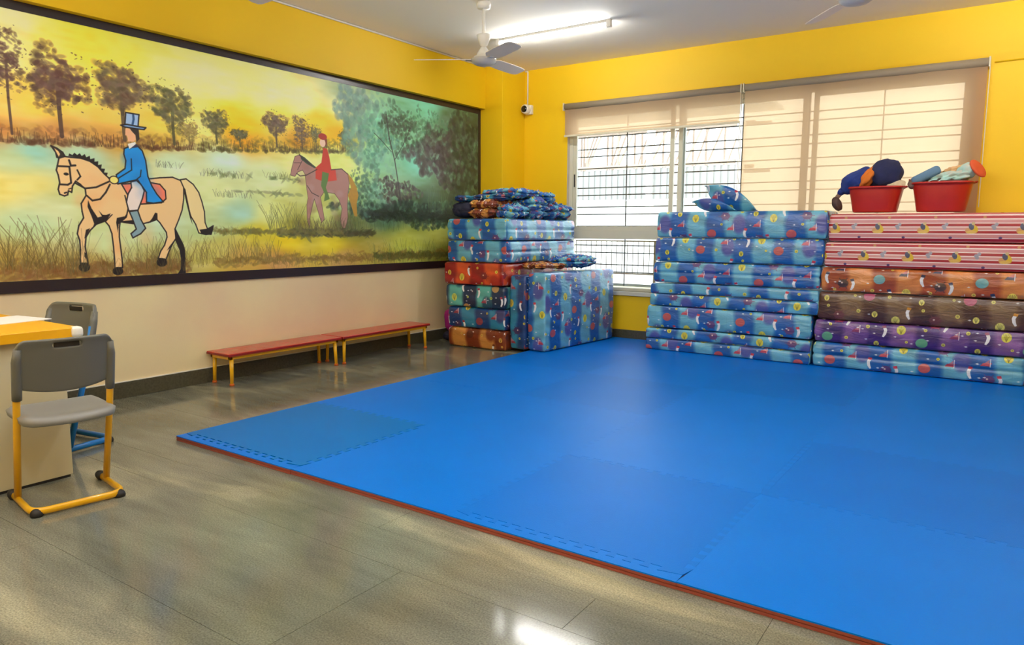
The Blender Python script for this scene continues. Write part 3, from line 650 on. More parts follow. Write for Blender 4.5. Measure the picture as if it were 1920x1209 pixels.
# ------------------------------------------------------------ roller blinds
def blind_mat():
    m = bpy.data.materials.new('peach_screen_fabric'); m.use_nodes = True; N = m.node_tree.nodes; L = m.node_tree.links; N.clear()
    o = N.new('ShaderNodeOutputMaterial'); d = N.new('ShaderNodeBsdfDiffuse'); t = N.new('ShaderNodeBsdfTranslucent'); tr = N.new('ShaderNodeBsdfTransparent')
    d.inputs[0].default_value = (.46, .36, .25, 1); t.inputs[0].default_value = (.72, .48, .28, 1); tr.inputs[0].default_value = (1, .78, .52, 1)
    w = N.new('ShaderNodeTexWave'); w.inputs['Scale'].default_value = 160; w.inputs['Distortion'].default_value = .5
    tc = N.new('ShaderNodeTexCoord'); L.new(tc.outputs['Object'], w.inputs['Vector'])
    a = N.new('ShaderNodeMixShader'); a.inputs[0].default_value = .50; L.new(d.outputs[0], a.inputs[1]); L.new(t.outputs[0], a.inputs[2])
    b = N.new('ShaderNodeMixShader'); b.inputs[0].default_value = .10; L.new(a.outputs[0], b.inputs[1]); L.new(tr.outputs[0], b.inputs[2])
    L.new(b.outputs[0], o.inputs[0]); return m
M_BLIND = blind_mat()
M_ROLL = mat('grey_taupe_blind_cloth', srgb(150, 138, 118), .8, bump=.05)
M_CHAIN = mat('ivory_bead_chain', srgb(214, 206, 180), .5)
def blind(label, x0, x1, ztop, zbot, chain):
    e = empty('roller_blind', ((x0 + x1) / 2, -.06, ztop), label, 'blind'); h = (x1 - x0) / 2
    bm = bmesh.new(); tube(bm, [(-h, 0, -.032), (h, 0, -.032)], .036, 20); from_bm('fabric_roll', bm, M_ROLL, e, True)
    bm = bmesh.new(); nx = 30
    zs = [-.06, -.4, -.8, -1.2][:3 if ztop - zbot < 1 else 4]; zs = [z for z in zs if z > zbot - ztop] + [zbot - ztop]
    G = [[bm.verts.new((-h + .01 + (2 * h - .02) * i / nx, -.012 + .003 * math.sin(i * .7 + j), z)) for i in range(nx + 1)] for j, z in enumerate(zs)]
    for j in range(len(zs) - 1):
        for i in range(nx): bm.faces.new((G[j][i], G[j + 1][i], G[j + 1][i + 1], G[j][i + 1]))
    from_bm('blind_fabric', bm, M_BLIND, e, True)
    boxes('bottom_bar', [(-h + .005, h - .005, -.022, -.006, zbot - ztop - .022, zbot - ztop)], M_CHAIN, e, bevel=.003)
    for s in (-1, 1): boxes('bracket', [(s * h - .006, s * h + .006, -.04, .06, -.075, .006)], M_CHAIN, e, bevel=.002)
    bm = bmesh.new(); cx = chain
    tube(bm, [(cx, -.03, -.05), (cx, -.03, -1.2)], .0035, 6); tube(bm, [(cx, .01, -.05), (cx, .01, -1.2)], .0035, 6)
    from_bm('pull_chain', bm, M_CHAIN, e); return e
blind('short roller blind rolled up above the bare left half of the window', .905, 2.89, 2.612, 2.27, .9925)
blind('long peach roller blind pulled down behind the red tubs', 2.915, 4.90, 2.612, 1.30, .997)

# ------------------------------------------------------------ camera, conduit
t = empty('security_camera', (.40, -.02, 2.60), 'small white round security camera with a black lens beside the corner pillar', 'camera')
boxes('junction_box', [(-.045, .045, -.03, .02, -.055, .05)], M_WHITE, t, bevel=.006)
def ybm(prof, x, z, n=24):
    bm = bmesh.new(); rings = []
    for r, y in prof: rings.append([bm.verts.new((x + math.cos(k * 2 * PI / n) * r, y, z + math.sin(k * 2 * PI / n) * r)) for k in range(n)])
    for i in range(len(rings) - 1):
        for k in range(n): bm.faces.new((rings[i][k], rings[i][(k + 1) % n], rings[i + 1][(k + 1) % n], rings[i + 1][k]))
    bm.faces.new(rings[0][::-1]); bm.faces.new(rings[-1]); bmesh.ops.recalc_face_normals(bm, faces=bm.faces); return bm
c_ = from_bm('camera_body', ybm([(.052, -.02), (.055, -.05), (.05, -.085), (.042, -.092)], -.012, 0), M_WHITE, t, True)
from_bm('lens', ybm([(.039, -.091), (.037, -.097), (.025, -.104), (.01, -.108)], -.012, 0), mat('black_lens_glass', srgb(12, 12, 14), .08), t, True)
bm = bmesh.new(); tube(bm, rounded([(.372, -.012, 2.645), (.372, -.012, 3.037), (.335, -.012, 3.037)], .01), .008, 8)
tag(from_bm('conduit', bm, M_WHITE, smooth=True), 'short white cable conduit dropping from the ceiling corner to the security camera', 'conduit')
bm = bmesh.new(); tube(bm, [(.089, RY + .1, 3.037), (.089, -.47, 3.037), ], .009, 8)
tag(from_bm('conduit', bm, M_WHITE, smooth=True), 'long white cable conduit along the top of the wall above the mural', 'conduit')
bm = bmesh.new(); tube(bm, [(4.93, -.006, 2.585), (RX - .1, -.006, 2.62)], .006, 6)
tag(from_bm('wall_cable', bm, M_YEL, smooth=True), 'thin cable painted yellow running right from the long blind along the wall', 'cable')

# ------------------------------------------------------------ ceiling fans and tube lights
M_BLADE = mat('cream_fan_blade', srgb(246, 234, 220), .4)
def fan(label, x, y, ang, zb=2.60):
    e = empty('ceiling_fan', (x, y, ZC), label, 'fan', None, math.radians(ang)); d = zb - ZC
    bm = bmesh.new(); lathe(bm, [(.012, -.055), (.052, -.05), (.06, -.02), (.05, 0)], 24); from_bm('ceiling_cup', bm, M_WHITE, e, True)
    bm = bmesh.new(); tube(bm, [(0, 0, -.02), (0, 0, d + .12)], .0125, 12); from_bm('rod', bm, M_WHITE, e, True)
    bm = bmesh.new(); lathe(bm, [(.02, d + .095), (.03, d + .105), (.055, d + .175), (.058, d + .19), (.05, d + .195), (.014, d + .185)], 28); from_bm('upper_cone', bm, M_WHITE, e, True)
    bm = bmesh.new(); lathe(bm, [(.10, d - .0), (.075, d + .022), (.06, d + .03), (.055, d + .045), (.028, d + .085), (.018, d + .1)], 32); from_bm('lower_cone', bm, M_WHITE, e, True)
    bm = bmesh.new(); lathe(bm, [(.03, d - .052), (.07, d - .045), (.096, d - .028), (.102, d - .012), (.105, d), (.09, d + .006)], 36); from_bm('motor_housing', bm, M_STEELG, e, True)
    for k in range(3):
        bm = bmesh.new(); L_ = [(.10, .028), (.13, .045), (.16, .06), (.30, .066), (.50, .064), (.555, .055), (.575, .035)]
        vs = []
        for dz in (-.003, .003):
            row = []
            for r, w in L_:
                for s in (-1, 1):
                    row.append(bm.verts.new((r, s * w, dz - s * w * .24 + d - .002)))
            vs.append(row)
        n = len(L_)
        for i in range(n - 1):
            a = 2 * i
            bm.faces.new((vs[1][a], vs[1][a + 2], vs[1][a + 3], vs[1][a + 1])); bm.faces.new((vs[0][a], vs[0][a + 1], vs[0][a + 3], vs[0][a + 2]))
            bm.faces.new((vs[0][a], vs[0][a + 2], vs[1][a + 2], vs[1][a])); bm.faces.new((vs[0][a + 1], vs[1][a + 1], vs[1][a + 3], vs[0][a + 3]))
        bm.faces.new((vs[0][0], vs[1][0], vs[1][1], vs[0][1])); bm.faces.new((vs[0][-2], vs[0][-1], vs[1][-1], vs[1][-2]))
        bmesh.ops.recalc_face_normals(bm, faces=bm.faces)
        b = from_bm('blade', bm, M_BLADE, e, bevel=.002); b.rotation_euler[2] = k * 2 * PI / 3
        a_ = boxes('blade_arm', [(.06, .15, -.018, .018, d - .012, d - .005)], M_STEELG, b)
    return e
fan('white three-blade ceiling fan hanging in front of the lit tube light', 1.453, -2.322, 92)
fan('white ceiling fan cut off by the top edge above the long blind', 4.26, -2.30, 128, 2.625)
fan('white ceiling fan over the mural of which only a blade tip shows', 1.45, -4.80, 112.5, 2.60)

mt = bpy.data.materials.new('lit_fluorescent_tube'); mt.use_nodes = True
_p = mt.node_tree.nodes['Principled BSDF']; _p.inputs['Emission Color'].default_value = (1, .985, .955, 1); _p.inputs['Emission Strength'].default_value = TUBE_GLOW; _p.inputs['Base Color'].default_value = (1, 1, 1, 1)
def tube_light(label, x, y, group=None, drop=0):
    e = empty('tube_light', (x, y, ZC - drop), label, 'tube light', group)
    if drop:  # only the added fill lamps hang below the ceiling
        for s in (-.5, .5): boxes('hanger', [(s - .004, s + .004, -.004, .004, 0, drop)], M_STEELG, e)
    boxes('batten', [(-.62, .62, -.016, .016, -.026, 0)], M_STEELG, e, bevel=.003)
    bm = bmesh.new(); tube(bm, [(-.575, 0, -.048), (.575, 0, -.048)], .0135, 14); from_bm('lamp', bm, mt, e, True)
    for s in (-1, 1): boxes('lamp_holder', [(s * .6 - .022, s * .6 + .022, -.019, .019, -.066, -.0)], M_WHITE, e, bevel=.004)
tube_light('lit white tube light on the ceiling behind the near fan', 1.486, -1.325)
tube_light('added fill tube light on the ceiling to the right, outside the photo', 5.3, -1.325)  # added fill lamp, unseen, brightens the room
for x, y, w in ((2.45, -5.1, 'over the floor by the desk'), (3.9, -4.3, 'over the near left mats'), (5.6, -4.3, 'over the near right mats'), (1.486, -6.6, 'left of the photographer'), (3.4, -6.9, 'above the photographer'), (5.3, -6.9, 'right of the photographer'), (1.486, -9.2, 'in the left rear corner'), (4.2, -9.2, 'in the right rear corner')):  # unseen fill lamps, added and hung low to wash ceiling and walls
    tube_light('added fill tube light hung ' + w + ', outside the photo', x, y, None, .38)

# ------------------------------------------------------------ interlocking floor tiles
def blue(name, c, rough=.36): return mat(name, c, rough, bump=.12, bscale=260, vary=.05, vscale=2.5, spec=.07)
M_MATS = [blue('blue_foam', srgb(0, 112, 214)), blue('deeper_blue_foam', srgb(0, 107, 207)), blue('dull_blue_foam', srgb(0, 108, 190))]
M_MRED = mat('brick_red_foam', srgb(146, 68, 52), .7, bump=.15, bscale=200)
def edge_line(n, gap, teeth, amp=.017):
    """points from 0 to 1 along a side; dovetail teeth cross the seam, both neighbours follow the same line"""
    if not teeth: return [(0, gap)]
    out = [(0, gap)]; k = n; p = 1.0 / k
    for i in range(k):
        a = i * p
        if i == 0 or i == k - 1: continue
        out += [(a + p * .22, -amp + gap), (a + p * .14, amp + gap), (a + p * .66, amp + gap), (a + p * .58, -amp + gap)]
    return out
def tile(ix, iy, gaps, m):
    """outline in tile coordinates; sides: south, east, north, west. True = toothed"""
    s = []
    S, E, Nn, Wt = gaps
    for t, d in edge_line(16, S[1], S[0]): s.append((t, d))
    for t, d in edge_line(16, E[1], E[0]): s.append((1 - d, t))
    for t, d in edge_line(16, -Nn[1], Nn[0])[::-1]: s.append((t if t else 1, 1 + d)) if t else None
    s.append((1 - E[1] * 0, 1 - Nn[1]))
    for t, d in edge_line(16, -Wt[1], Wt[0])[::-1]: s.append((-d, t)) if t else None
    s.append((Wt[1], 1 - Nn[1]))
    return s
ordw = ['first', 'second', 'third', 'fourth', 'fifth']
def seam(k, vert):                                                 # one shared seam line, global in both neighbours
    n = 15; out = []; ph = .5
    for i in range(1, n - 1):
        a = i / n
        out += [(a + .014, -.016), (a + .008, .016), (a + .052, .016), (a + .046, -.016)]
    return out
SEAM = seam(0, 0)
MX, MY, MN, MR = 1.30, -5.05, 5, 5
ROT = -.0036
def tiles():
    for j in range(MR):
        for i in range(MN):
            gs = .0040 if (i, j) in ((0, 0),) else .0003            # the near left tile sits looser
            ge = .0042 if (i, j) in ((0, 0),) else .0003
            gn = .0016 if (i, j) in ((0, 0),) else .0003; gw = .0003
            y_lo = .06 if (j == 0 and i in (0, 2)) else 0.0
            P = []
            # south
            if j == 0 and i not in (0, 2): P += [(0, 0), (1, 0)]
            elif j == 0: P += [(0.0, y_lo)] + [(t, y_lo + d + gs) for t, d in SEAM] + [(1, y_lo)]
            else: P += [(gw, gs)] + [(t, d + gs) for t, d in SEAM] + [(1 - ge, gs)]
            # east
            P += [(1 + d - ge, t) for t, d in SEAM if t > (.085 if j == 0 else 0)]
            # north
            P += [(1 - ge, 1 - gn)] + ([(t, 1 + d - gn) for t, d in SEAM[::-1]] if j < MR - 1 else [])
            # west
            P += [(gw, 1 - gn)] + ([(d + gw, t) for t, d in SEAM[::-1] if t > (.085 if j == 0 else 0)] if i > 0 else [])
            Q = []
            for p in P:
                if not Q or (abs(p[0] - Q[-1][0]) + abs(p[1] - Q[-1][1])) > 1e-5: Q.append(p)
            col = M_MATS[2] if (i, j) == (0, 0) else M_MATS[1] if (i, j) in ((2, 0), (1, 2), (3, 1), (2, 3), (0, 3), (3, 4)) else M_MATS[0]
            dz = random.Random(i * 7 + j).uniform(-.0003, .0003)
            bm = bmesh.new(); prism(bm, [(a - .5, b - .5) for a, b in Q], .0235, .0285 + dz); top = from_bm('foam_mat', bm, col)
            bm = bmesh.new(); prism(bm, [(a - .5, b - .5) for a, b in Q], 0.0005, .0105); prism(bm, [(a * .992 - .496, b * .992 - .496) for a, b in Q], .0100, .0145); prism(bm, [(a - .5, b - .5) for a, b in Q], 0.0140, .0228); from_bm('red_underlayer', bm, M_MRED, top)
            top.location = (MX + (i + .5) * math.cos(ROT) - (j + .5) * math.sin(ROT), MY + (i + .5) * math.sin(ROT) + (j + .5) * math.cos(ROT), 0); top.rotation_euler[2] = ROT
            row = 'the near edge row' if j == 0 else 'the row along the window wall' if j == MR - 1 else 'the %s row from the front' % ordw[j]
            lab = 'blue foam mat tile, %s from the left in %s' % (ordw[i], row)
            if (i, j) == (0, 0): lab = 'duller blue foam floor mat tile at the near left corner, with open jagged seams'
            tag(top, lab, 'floor mat', 'interlocking blue foam floor mats')
            if y_lo:
                P = [(0, 0), (1, 0)] + [(1, y_lo)] + [(t, y_lo + d - .0008) for t, d in SEAM[::-1]] + [(0, y_lo)]
                bm = bmesh.new(); prism(bm, [(a - .5, b) for a, b in P], .0235, .0280); sp = from_bm('edge_strip', bm, M_MATS[0])
                bm = bmesh.new(); prism(bm, [(a - .5, b) for a, b in P], .0005, .0105); prism(bm, [(a - .5, b + .004) for a, b in P], .0100, .0145); prism(bm, [(a - .5, b) for a, b in P], .0140, .0228); from_bm('red_underlayer', bm, M_MRED, sp)
                q = (i + .5); sp.location = (MX + q * math.cos(ROT), MY + q * math.sin(ROT) - (.004 if i == 0 else .002), 0); sp.rotation_euler[2] = ROT
                tag(sp, 'narrow blue foam edge strip ' + ('finishing the near left corner tile' if i == 0 else 'on the near edge below the third tile from the left'), 'edge strip', 'foam mat edge strips')
tiles()

# ------------------------------------------------------------ mattress stacks
mattress('topmost blue mattress of the stack under the window, below a curled cover', 2.275, 3.835, -.57, -.12, 1.142, 1.388, 'plain', 'blue', 1.1, 'blue mattresses in the stack under the window')
mattress('second blue printed mattress from the top of the stack under the window', 2.265, 3.815, -.575, -.12, .908, 1.138, 'plain', 'blue', 2.3, 'blue mattresses in the stack under the window')
mattress('creased blue printed mattress, third from the top of the stack under the window', 2.255, 3.80, -.575, -.12, .702, .904, 'crease', 'blue', 3.7, 'blue mattresses in the stack under the window')
mattress('blue printed mattress with a dark open fold, fourth from the top under the window', 2.225, 3.80, -.58, -.12, .474, .698, 'slit', 'blue', 4.2, 'blue mattresses in the stack under the window')
mattress('blue printed mattress second from the bottom of the stack under the window', 2.20, 3.755, -.58, -.12, .253, .470, 'plain', 'blue', 5.9, 'blue mattresses in the stack under the window')
mattress('bottom blue printed mattress with an open fold, lying on the mats under the window', 2.195, 3.755, -.59, -.12, .0295, .249, 'slit', 'blue', 6.4, 'blue mattresses in the stack under the window')
G2 = 'mattresses in the mixed stack under the red tubs'
mattress('red striped mattress at the very top, carrying the two red tubs', 3.85, 5.42, -.56, -.10, 1.121, 1.356, 'plain', 'stripe', 1.0, G2, wr=.003)
mattress('lower of the two red striped mattresses, above the orange one', 3.83, 5.42, -.565, -.11, .902, 1.117, 'plain', 'stripe', 2.0952, G2, wr=.003)
mattress('wrinkled orange printed mattress under the striped ones', 3.815, 5.41, -.57, -.11, .692, .898, 'plain', 'orange', 3.3, G2, wr=.011)
mattress('brown printed mattress between the orange and the purple one', 3.80, 5.40, -.57, -.11, .446, .688, 'plain', 'brown', 4.4, G2, wr=.004)
mattress('purple printed mattress above the bottom blue one', 3.785, 5.38, -.575, -.11, .249, .442, 'plain', 'purple', 5.2, G2, wr=.007)
mattress('folded blue mattress at the bottom of the mixed stack, under the purple one', 3.785, 5.315, -.58, -.11, .0295, .245, 'crease', 'blue', 6.1, G2)
G3 = 'mattresses in the corner stack by the mural'
mattress('topmost blue mattress of the corner stack by the mural, under the bundles', .345, 1.085, -1.46, -.12, 1.102, 1.318, 'crease', 'blue', 7.1, G3, nx=18)
mattress('second blue mattress from the top of the corner stack by the mural', .342, 1.083, -1.455, -.12, .880, 1.098, 'crease', 'blue', 8.4, G3, nx=18)
mattress('red and orange printed mattress in the middle of the corner stack by the mural', .31, 1.06, -1.47, -.12, .650, .876, 'plain', 'red', 9.3, G3, nx=18, wr=.009)
mattress('teal and navy printed mattress under the red one in the corner stack', .325, 1.065, -1.46, -.12, .420, .646, 'plain', 'teal', 10.6, G3, nx=18)
mattress('dark blue mattress second from the bottom of the corner stack by the mural', .345, 1.065, -1.45, -.12, .205, .416, 'plain', 'night', 11.2, G3, nx=18)
mattress('rust brown printed mattress at the bottom of the corner stack, on the stone floor', .35, 1.07, -1.455, -.12, .002, .201, 'plain', 'rust', 12.5, G3, nx=18)

def upright(label, x0, x1, y0, y1, z0, h, cloth, seed, rz):
    me = puffy(y1 - y0, x1 - x0, h, .028, .008, .005, seed, 26, 9, 16)
    for l in me.uv_layers[0].data: pass
    o = link('mattress', me, CLOTH[cloth]); o.location = ((x0 + x1) / 2, (y0 + y1) / 2, z0); o.rotation_euler[2] = rz + PI / 2
    tag(o, label, 'mattress', 'mattresses standing on edge beside the corner stack')
upright('darker blue mattress on edge, squeezed against the corner stack', 1.128, 1.322, -1.41, -.20, .030, .735, 'night', 13.2, math.radians(-3.6))
upright('bright blue mattress on edge, the right one of the two beside the corner stack', 1.345, 1.56, -1.40, -.14, .030, .765, 'blue', 14.9, math.radians(-4.5))

# ------------------------------------------------------------ crumpled sheets on the corner stack
GB = 'bundles of bedding on the corner stack'
def bundle(name, label, x, y, z, lx, ly, lz, mat_, seed, rz=0, layers=3, wr=.018, rx=0, cat='bedding', group=GB, ry=0):
    me = puffy(lx, ly, lz, min(lz * .45, .05), .01, wr, seed, 40, 34, 16, layers=layers, wscale=9)
    o = link(name, me, mat_); o.location = (x, y, z); o.rotation_euler = (rx, ry, rz); tag(o, label, cat, group); return o
zt = 1.335
bundle('folded_blanket', 'plain dark navy folded blanket at the left end of the bedding pile', .475, -1.24, zt, .23, .34, .15, M_NVN, 1.2, 0, 3, .006)
bundle('folded_sheet', 'pale grey patterned sheet lying on the plain navy blanket', .50, -1.22, zt + .165, .24, .30, .05, CLOTH['sheet_night'], 2.2, .2, 2, .014)
bundle('folded_sheet', 'rust brown printed sheet bundle at the front of the bedding pile', .73, -1.26, zt, .27, .32, .085, CLOTH['sheet_rust'], 3.2, .05, 3, .018)
bundle('folded_sheet', 'upper rust brown sheet bundle squeezed under the navy fold', .74, -1.23, zt + .085, .30, .32, .08, CLOTH['sheet_rust'], 4.4, -.08, 3, .018)
bundle('folded_sheet', 'dark navy printed sheet folded on top of the rust brown bundles', .74, -1.17, zt + .165, .34, .34, .06, CLOTH['sheet_night'], 5.1, .1, 2, .012)
bundle('folded_sheet', 'blue printed sheet crowning the bedding pile', .82, -1.0, zt + .205, .44, .40, .075, CLOTH['sheet_blue'], 6.3, -.15, 2, .02)
bundle('crumpled_sheet', 'loose blue printed sheet crumpled at the front right of the bedding pile', .97, -1.20, zt, .20, .30, .12, CLOTH['sheet_blue'], 7.2, .1, 2, .026)
bundle('crumpled_sheet', 'big crumpled blue sheet in the middle right of the bedding pile', .94, -.85, zt, .28, .34, .20, CLOTH['sheet_blue'], 8.8, .2, 3, .034)
bundle('crumpled_sheet', 'crumpled blue sheet at the window end of the bedding pile', .92, -.42, zt, .30, .44, .15, CLOTH['sheet_blue'], 9.5, -.1, 2, .034)
bundle('crumpled_sheet', 'pale blue sheet heap sliding off the right of the bedding pile top', .95, -.66, zt + .17, .24, .30, .10, CLOTH['sheet_blue'], 10.5, .4, 2, .03)
G5 = 'sheets on the upright mattresses'
bundle('crumpled_sheet', 'crumpled blue sheet lying on top of the two upright mattresses', 1.36, -.62, .838, .34, .46, .09, CLOTH['sheet_blue'], 11.7, .1, 2, .024, group=G5)
bundle('crumpled_sheet', 'navy and orange sheet crushed against the red mattress above the upright ones', 1.24, -1.02, .822, .26, .34, .05, CLOTH['sheet_rust'], 12.9, -.2, 2, .014, group=G5)

# curled cover on the blue stack
def leaf(label, x, y, z, pts, m, group=None):
    """a sheet curled into an upright fin: outline in x/z swept with a curl in y"""
    bm = bmesh.new(); n = 18; rows_ = []
    for s in range(9):
        v = s / 8; row = []
        for i in range(n + 1):
            u = i / n
            a = Vector(pts[0]).lerp(Vector(pts[1]), u); b_ = Vector(pts[2]); mid = Vector(pts[3])
            top = (Vector(pts[0]) * (1 - u) ** 2 + mid * 2 * u * (1 - u) + Vector(pts[1]) * u * u)
            low = (Vector(pts[0]) * (1 - u) ** 2 + b_ * 2 * u * (1 - u) + Vector(pts[1]) * u * u)
            p = low.lerp(top, v)
            yy = .05 * math.sin(v * PI) * math.sin(u * PI) + .012 * noise.noise(Vector((u * 4, v * 3, z)))
            row.append(bm.verts.new((p.x, -.5 * yy - .06 * v, p.y)))
        rows_.append(row)
    uvl = bm.loops.layers.uv.new('UVMap')
    for s in range(8):
        for i in range(n):
            try: f = bm.faces.new((rows_[s][i], rows_[s][i + 1], rows_[s + 1][i + 1], rows_[s + 1][i]))
            except ValueError: continue
            for l in f.loops: l[uvl].uv = (l.vert.co.x, l.vert.co.z)
    bmesh.ops.remove_doubles(bm, verts=bm.verts, dist=1e-4)
    o = from_bm('crumpled_cover', bm, m, None, True); o.location = (x, y, z)
    md = o.modifiers.new('thickness', 'SOLIDIFY'); md.thickness = .007
    tag(o, label, 'cover', group); return o
leaf('upper fin of a curled blue plastic mattress cover on the tall blue stack', 2.68, -.36, 1.396, [(0.0, .235), (.50, .0), (.07, -.06), (.30, .30)], CLOTH['blue'], 'curled covers on the blue stack')
leaf('lower fin of a curled blue plastic mattress cover, flat on the tall blue stack', 2.585, -.42, 1.396, [(0.0, .08), (.42, .0), (.10, -.05), (.18, .19)], CLOTH['blue'], 'curled covers on the blue stack')

# ------------------------------------------------------------ red tubs and their contents
def tub(label, x, y, z, w, d, h):
    e = empty('plastic_tub', (x, y, z), label, 'tub', 'red plastic tubs on the striped mattresses')
    bm = bmesh.new(); n = 40; rings = []
    def ring(k, zz, p=3.0):
        R = []
        for i in range(n):
            a = 2 * PI * i / n; c, s = math.cos(a), math.sin(a)
            R.append(bm.verts.new((math.copysign(abs(c) ** (2 / p), c) * w / 2 * k, math.copysign(abs(s) ** (2 / p), s) * d / 2 * k, zz)))
        return R
    for k, zz in ((.74, 0), (.77, .012), (.92, h * .86), (.93, h * .97), (.985, h), (1.0, h - .004), (.985, h - .014), (.965, h + .004), (.90, h + .004), (.89, h * .86), (.745, .014)): rings.append(ring(k, zz))
    # order: outer wall then rim then inner wall
    order = [0, 1, 2, 3, 6, 5, 4, 7, 8, 9, 10]
    for a, b in zip(order[:-1], order[1:]):
        for i in range(n): bm.faces.new((rings[a][i], rings[a][(i + 1) % n], rings[b][(i + 1) % n], rings[b][i]))
    bm.faces.new(rings[0][::-1]); bm.faces.new(rings[10])
    bmesh.ops.recalc_face_normals(bm, faces=bm.faces)
    from_bm('bowl', bm, M_TUB, e, True)
    for s in (-1, 1):
        bm = bmesh.new(); tube(bm, rounded([(s * w * .475, -.05, h - .006), (s * w * .525, -.04, h + (.03 if s < 0 else -.0)), (s * w * .525, .04, h + (.03 if s < 0 else 0)), (s * w * .475, .05, h - .006)], .012), .006, 8)
        from_bm('handle', bm, M_TUB, e, True)
    return e
tub('red plastic tub under the navy soft bundle, the left of the two tubs', 4.168, -.36, 1.369, .445, .32, .212)
tub('red plastic tub holding pale aqua cloths, the right of the two tubs', 4.655, -.36, 1.369, .455, .32, .235)
def soft(name, m, cx, cy, cz, rx, ry, rz, seed, parent=None, amp=.12, rot=(0, 0, 0), fr=7):
    bm = bmesh.new(); bmesh.ops.create_icosphere(bm, subdivisions=4, radius=1)
    for v in bm.verts:
        k = 1 + amp * noise.noise(v.co * fr * .25 + Vector((seed, seed * 2, 0))) * 1.6 + amp * .35 * noise.noise(v.co * fr * .8 + Vector((seed, 0, seed)))
        v.co = Vector((v.co.x * rx * k, v.co.y * ry * k, v.co.z * rz * k))
    o = from_bm(name, bm, m, parent, True); o.location = (cx, cy, cz); o.rotation_euler = rot; return o
e = empty('soft_toy', (4.12, -.37, 1.60), 'navy and blue stuffed soft toy with an orange band in the left tub', 'soft toy')
soft('navy_head', M_NAVY, .115, -.01, .09, .135, .12, .125, 1.0, e, .10, (0, -.2, 0))
soft('blue_body', M_BLUEF, -.09, 0, .04, .155, .12, .095, 2.4, e, .12, (0, -.55, 0))
soft('orange_band', M_ORF, -.015, -.055, .055, .05, .085, .10, 3.3, e, .16, (0, .55, 0))
soft('blue_cuff', M_BLUEF, -.215, -.02, -.045, .045, .05, .03, 3.9, e, .1, (0, -.8, 0))
bm = bmesh.new(); tube(bm, [(-.215, -.02, -.05), (-.245, -.03, -.09), (-.262, -.035, -.125)], [.02, .019, .02], 12); from_bm('leg', bm, M_TAUPE, e, True)
soft('shoe', M_DKBR, -.248, -.04, -.155, .038, .045, .065, 4.4, e, .06, (0, -.45, 0))
tag(soft('fleece_cloth', M_CREAMF, 4.30, -.36, 1.585, .085, .10, .06, 5.1, None, .15), 'cream fleece scrap between the navy toy and the right tub', 'cloth')
e = empty('soft_toy', (4.55, -.37, 1.62), 'slate blue boot-shaped soft toy sticking up left in the right red tub', 'soft toy')
me = puffy(.21, .13, .075, .02, .006, .004, 3.3, 14, 10, 6); o = link('slate_panel', me, M_SLATE, e); o.rotation_euler = (0, -.50, .1); o.location = (0.0, 0, .01)
soft('dark_sole', M_TAUPE, -.085, -.02, -.015, .06, .06, .045, 6.2, e, .1, (0, -.4, 0))
tag(soft('crumpled_cloth', M_AQUA, 4.70, -.36, 1.635, .16, .11, .055, 7.4, None, .3, (0, -.28, 0), 12), 'crumpled pale aqua cloth across the right red tub', 'cloth')
tag(soft('crumpled_cloth', M_PEACH, 4.74, -.31, 1.70, .115, .07, .035, 8.4, None, .3, (0, -.22, .1), 12), 'peach cloth on top of the aqua cloth in the right tub', 'cloth')
e = empty('rolled_cloth', (4.86, -.37, 1.70), 'aqua cloth roll with a round brick orange end leaning out of the right tub', 'rolled cloth')
soft('aqua_sleeve', M_AQUA, -.045, .0, -.01, .075, .07, .062, 9.1, e, .12, (0, -.6, 0))
bm = bmesh.new(); lathe(bm, [(.045, -.012), (.078, -.008), (.084, 0), (.078, .009), (.04, .012)], 28, sx=1.0, sy=.8)
o = from_bm('orange_end', bm, M_BRICK, e, True); o.rotation_euler = (.5, .95, 0); o.location = (.03, -.02, .005)
o = None
tag(soft('crumpled_cloth', M_DKBR, 4.68, -.42, 1.60, .14, .06, .035, 5.5, None, .25), 'dark maroon cloth showing over the rim of the right red tub', 'cloth')

# ------------------------------------------------------------ benches
def bench(label, y0, y1):
    e = empty('bench', (.165, (y0 + y1) / 2, 0), label, 'bench', 'low red benches along the mural wall'); h = (y1 - y0) / 2
    top = boxes('seat', [(-.145, .145, -h, h, .236, .254)], M_RED, e, bevel=.003)
    bm = bmesh.new(); box(bm, -.1465, .1465, -h - .0015, h + .0015, .232, .247); from_bm('edge_band', bm, M_REDEDGE, top)
    r = boxes('rail', [(-.125, -.100, -h + .02, h - .02, .205, .232), (.100, .125, -h + .02, h - .02, .205, .232), (-.125, .125, -h + .02, -h + .045, .205, .232), (-.125, .125, h - .045, h - .02, .205, .232)], M_YTUBE, e, bevel=.003)
    for sx in (-1, 1):
        for sy in (-1, 1):
            bm = bmesh.new(); x, y = sx * .108, sy * (h - .045)
            for a, b, c in (((x, y, .215), (x + sx * .004, y + sy * .008, .015), .0165),): tube(bm, [a, b], [c, c * .82], 12)
            l = from_bm('leg', bm, M_YTUBE, e, True)
            bm = bmesh.new(); lathe(bm, [(.018, 0), (.018, .014), (.014, .018)], 14, cx=x + sx * .004, cy=y + sy * .008); from_bm('foot_cap', bm, mat('orange_rubber', srgb(196, 92, 10), .6) if 'orange_rubber' not in bpy.data.materials else bpy.data.materials['orange_rubber'], l, True)
bench('nearer red-topped low bench with yellow legs, the one closer to the desk', -4.03, -2.905)
bench('farther red-topped low bench with yellow legs, ending near the corner stack', -2.885, -1.71)

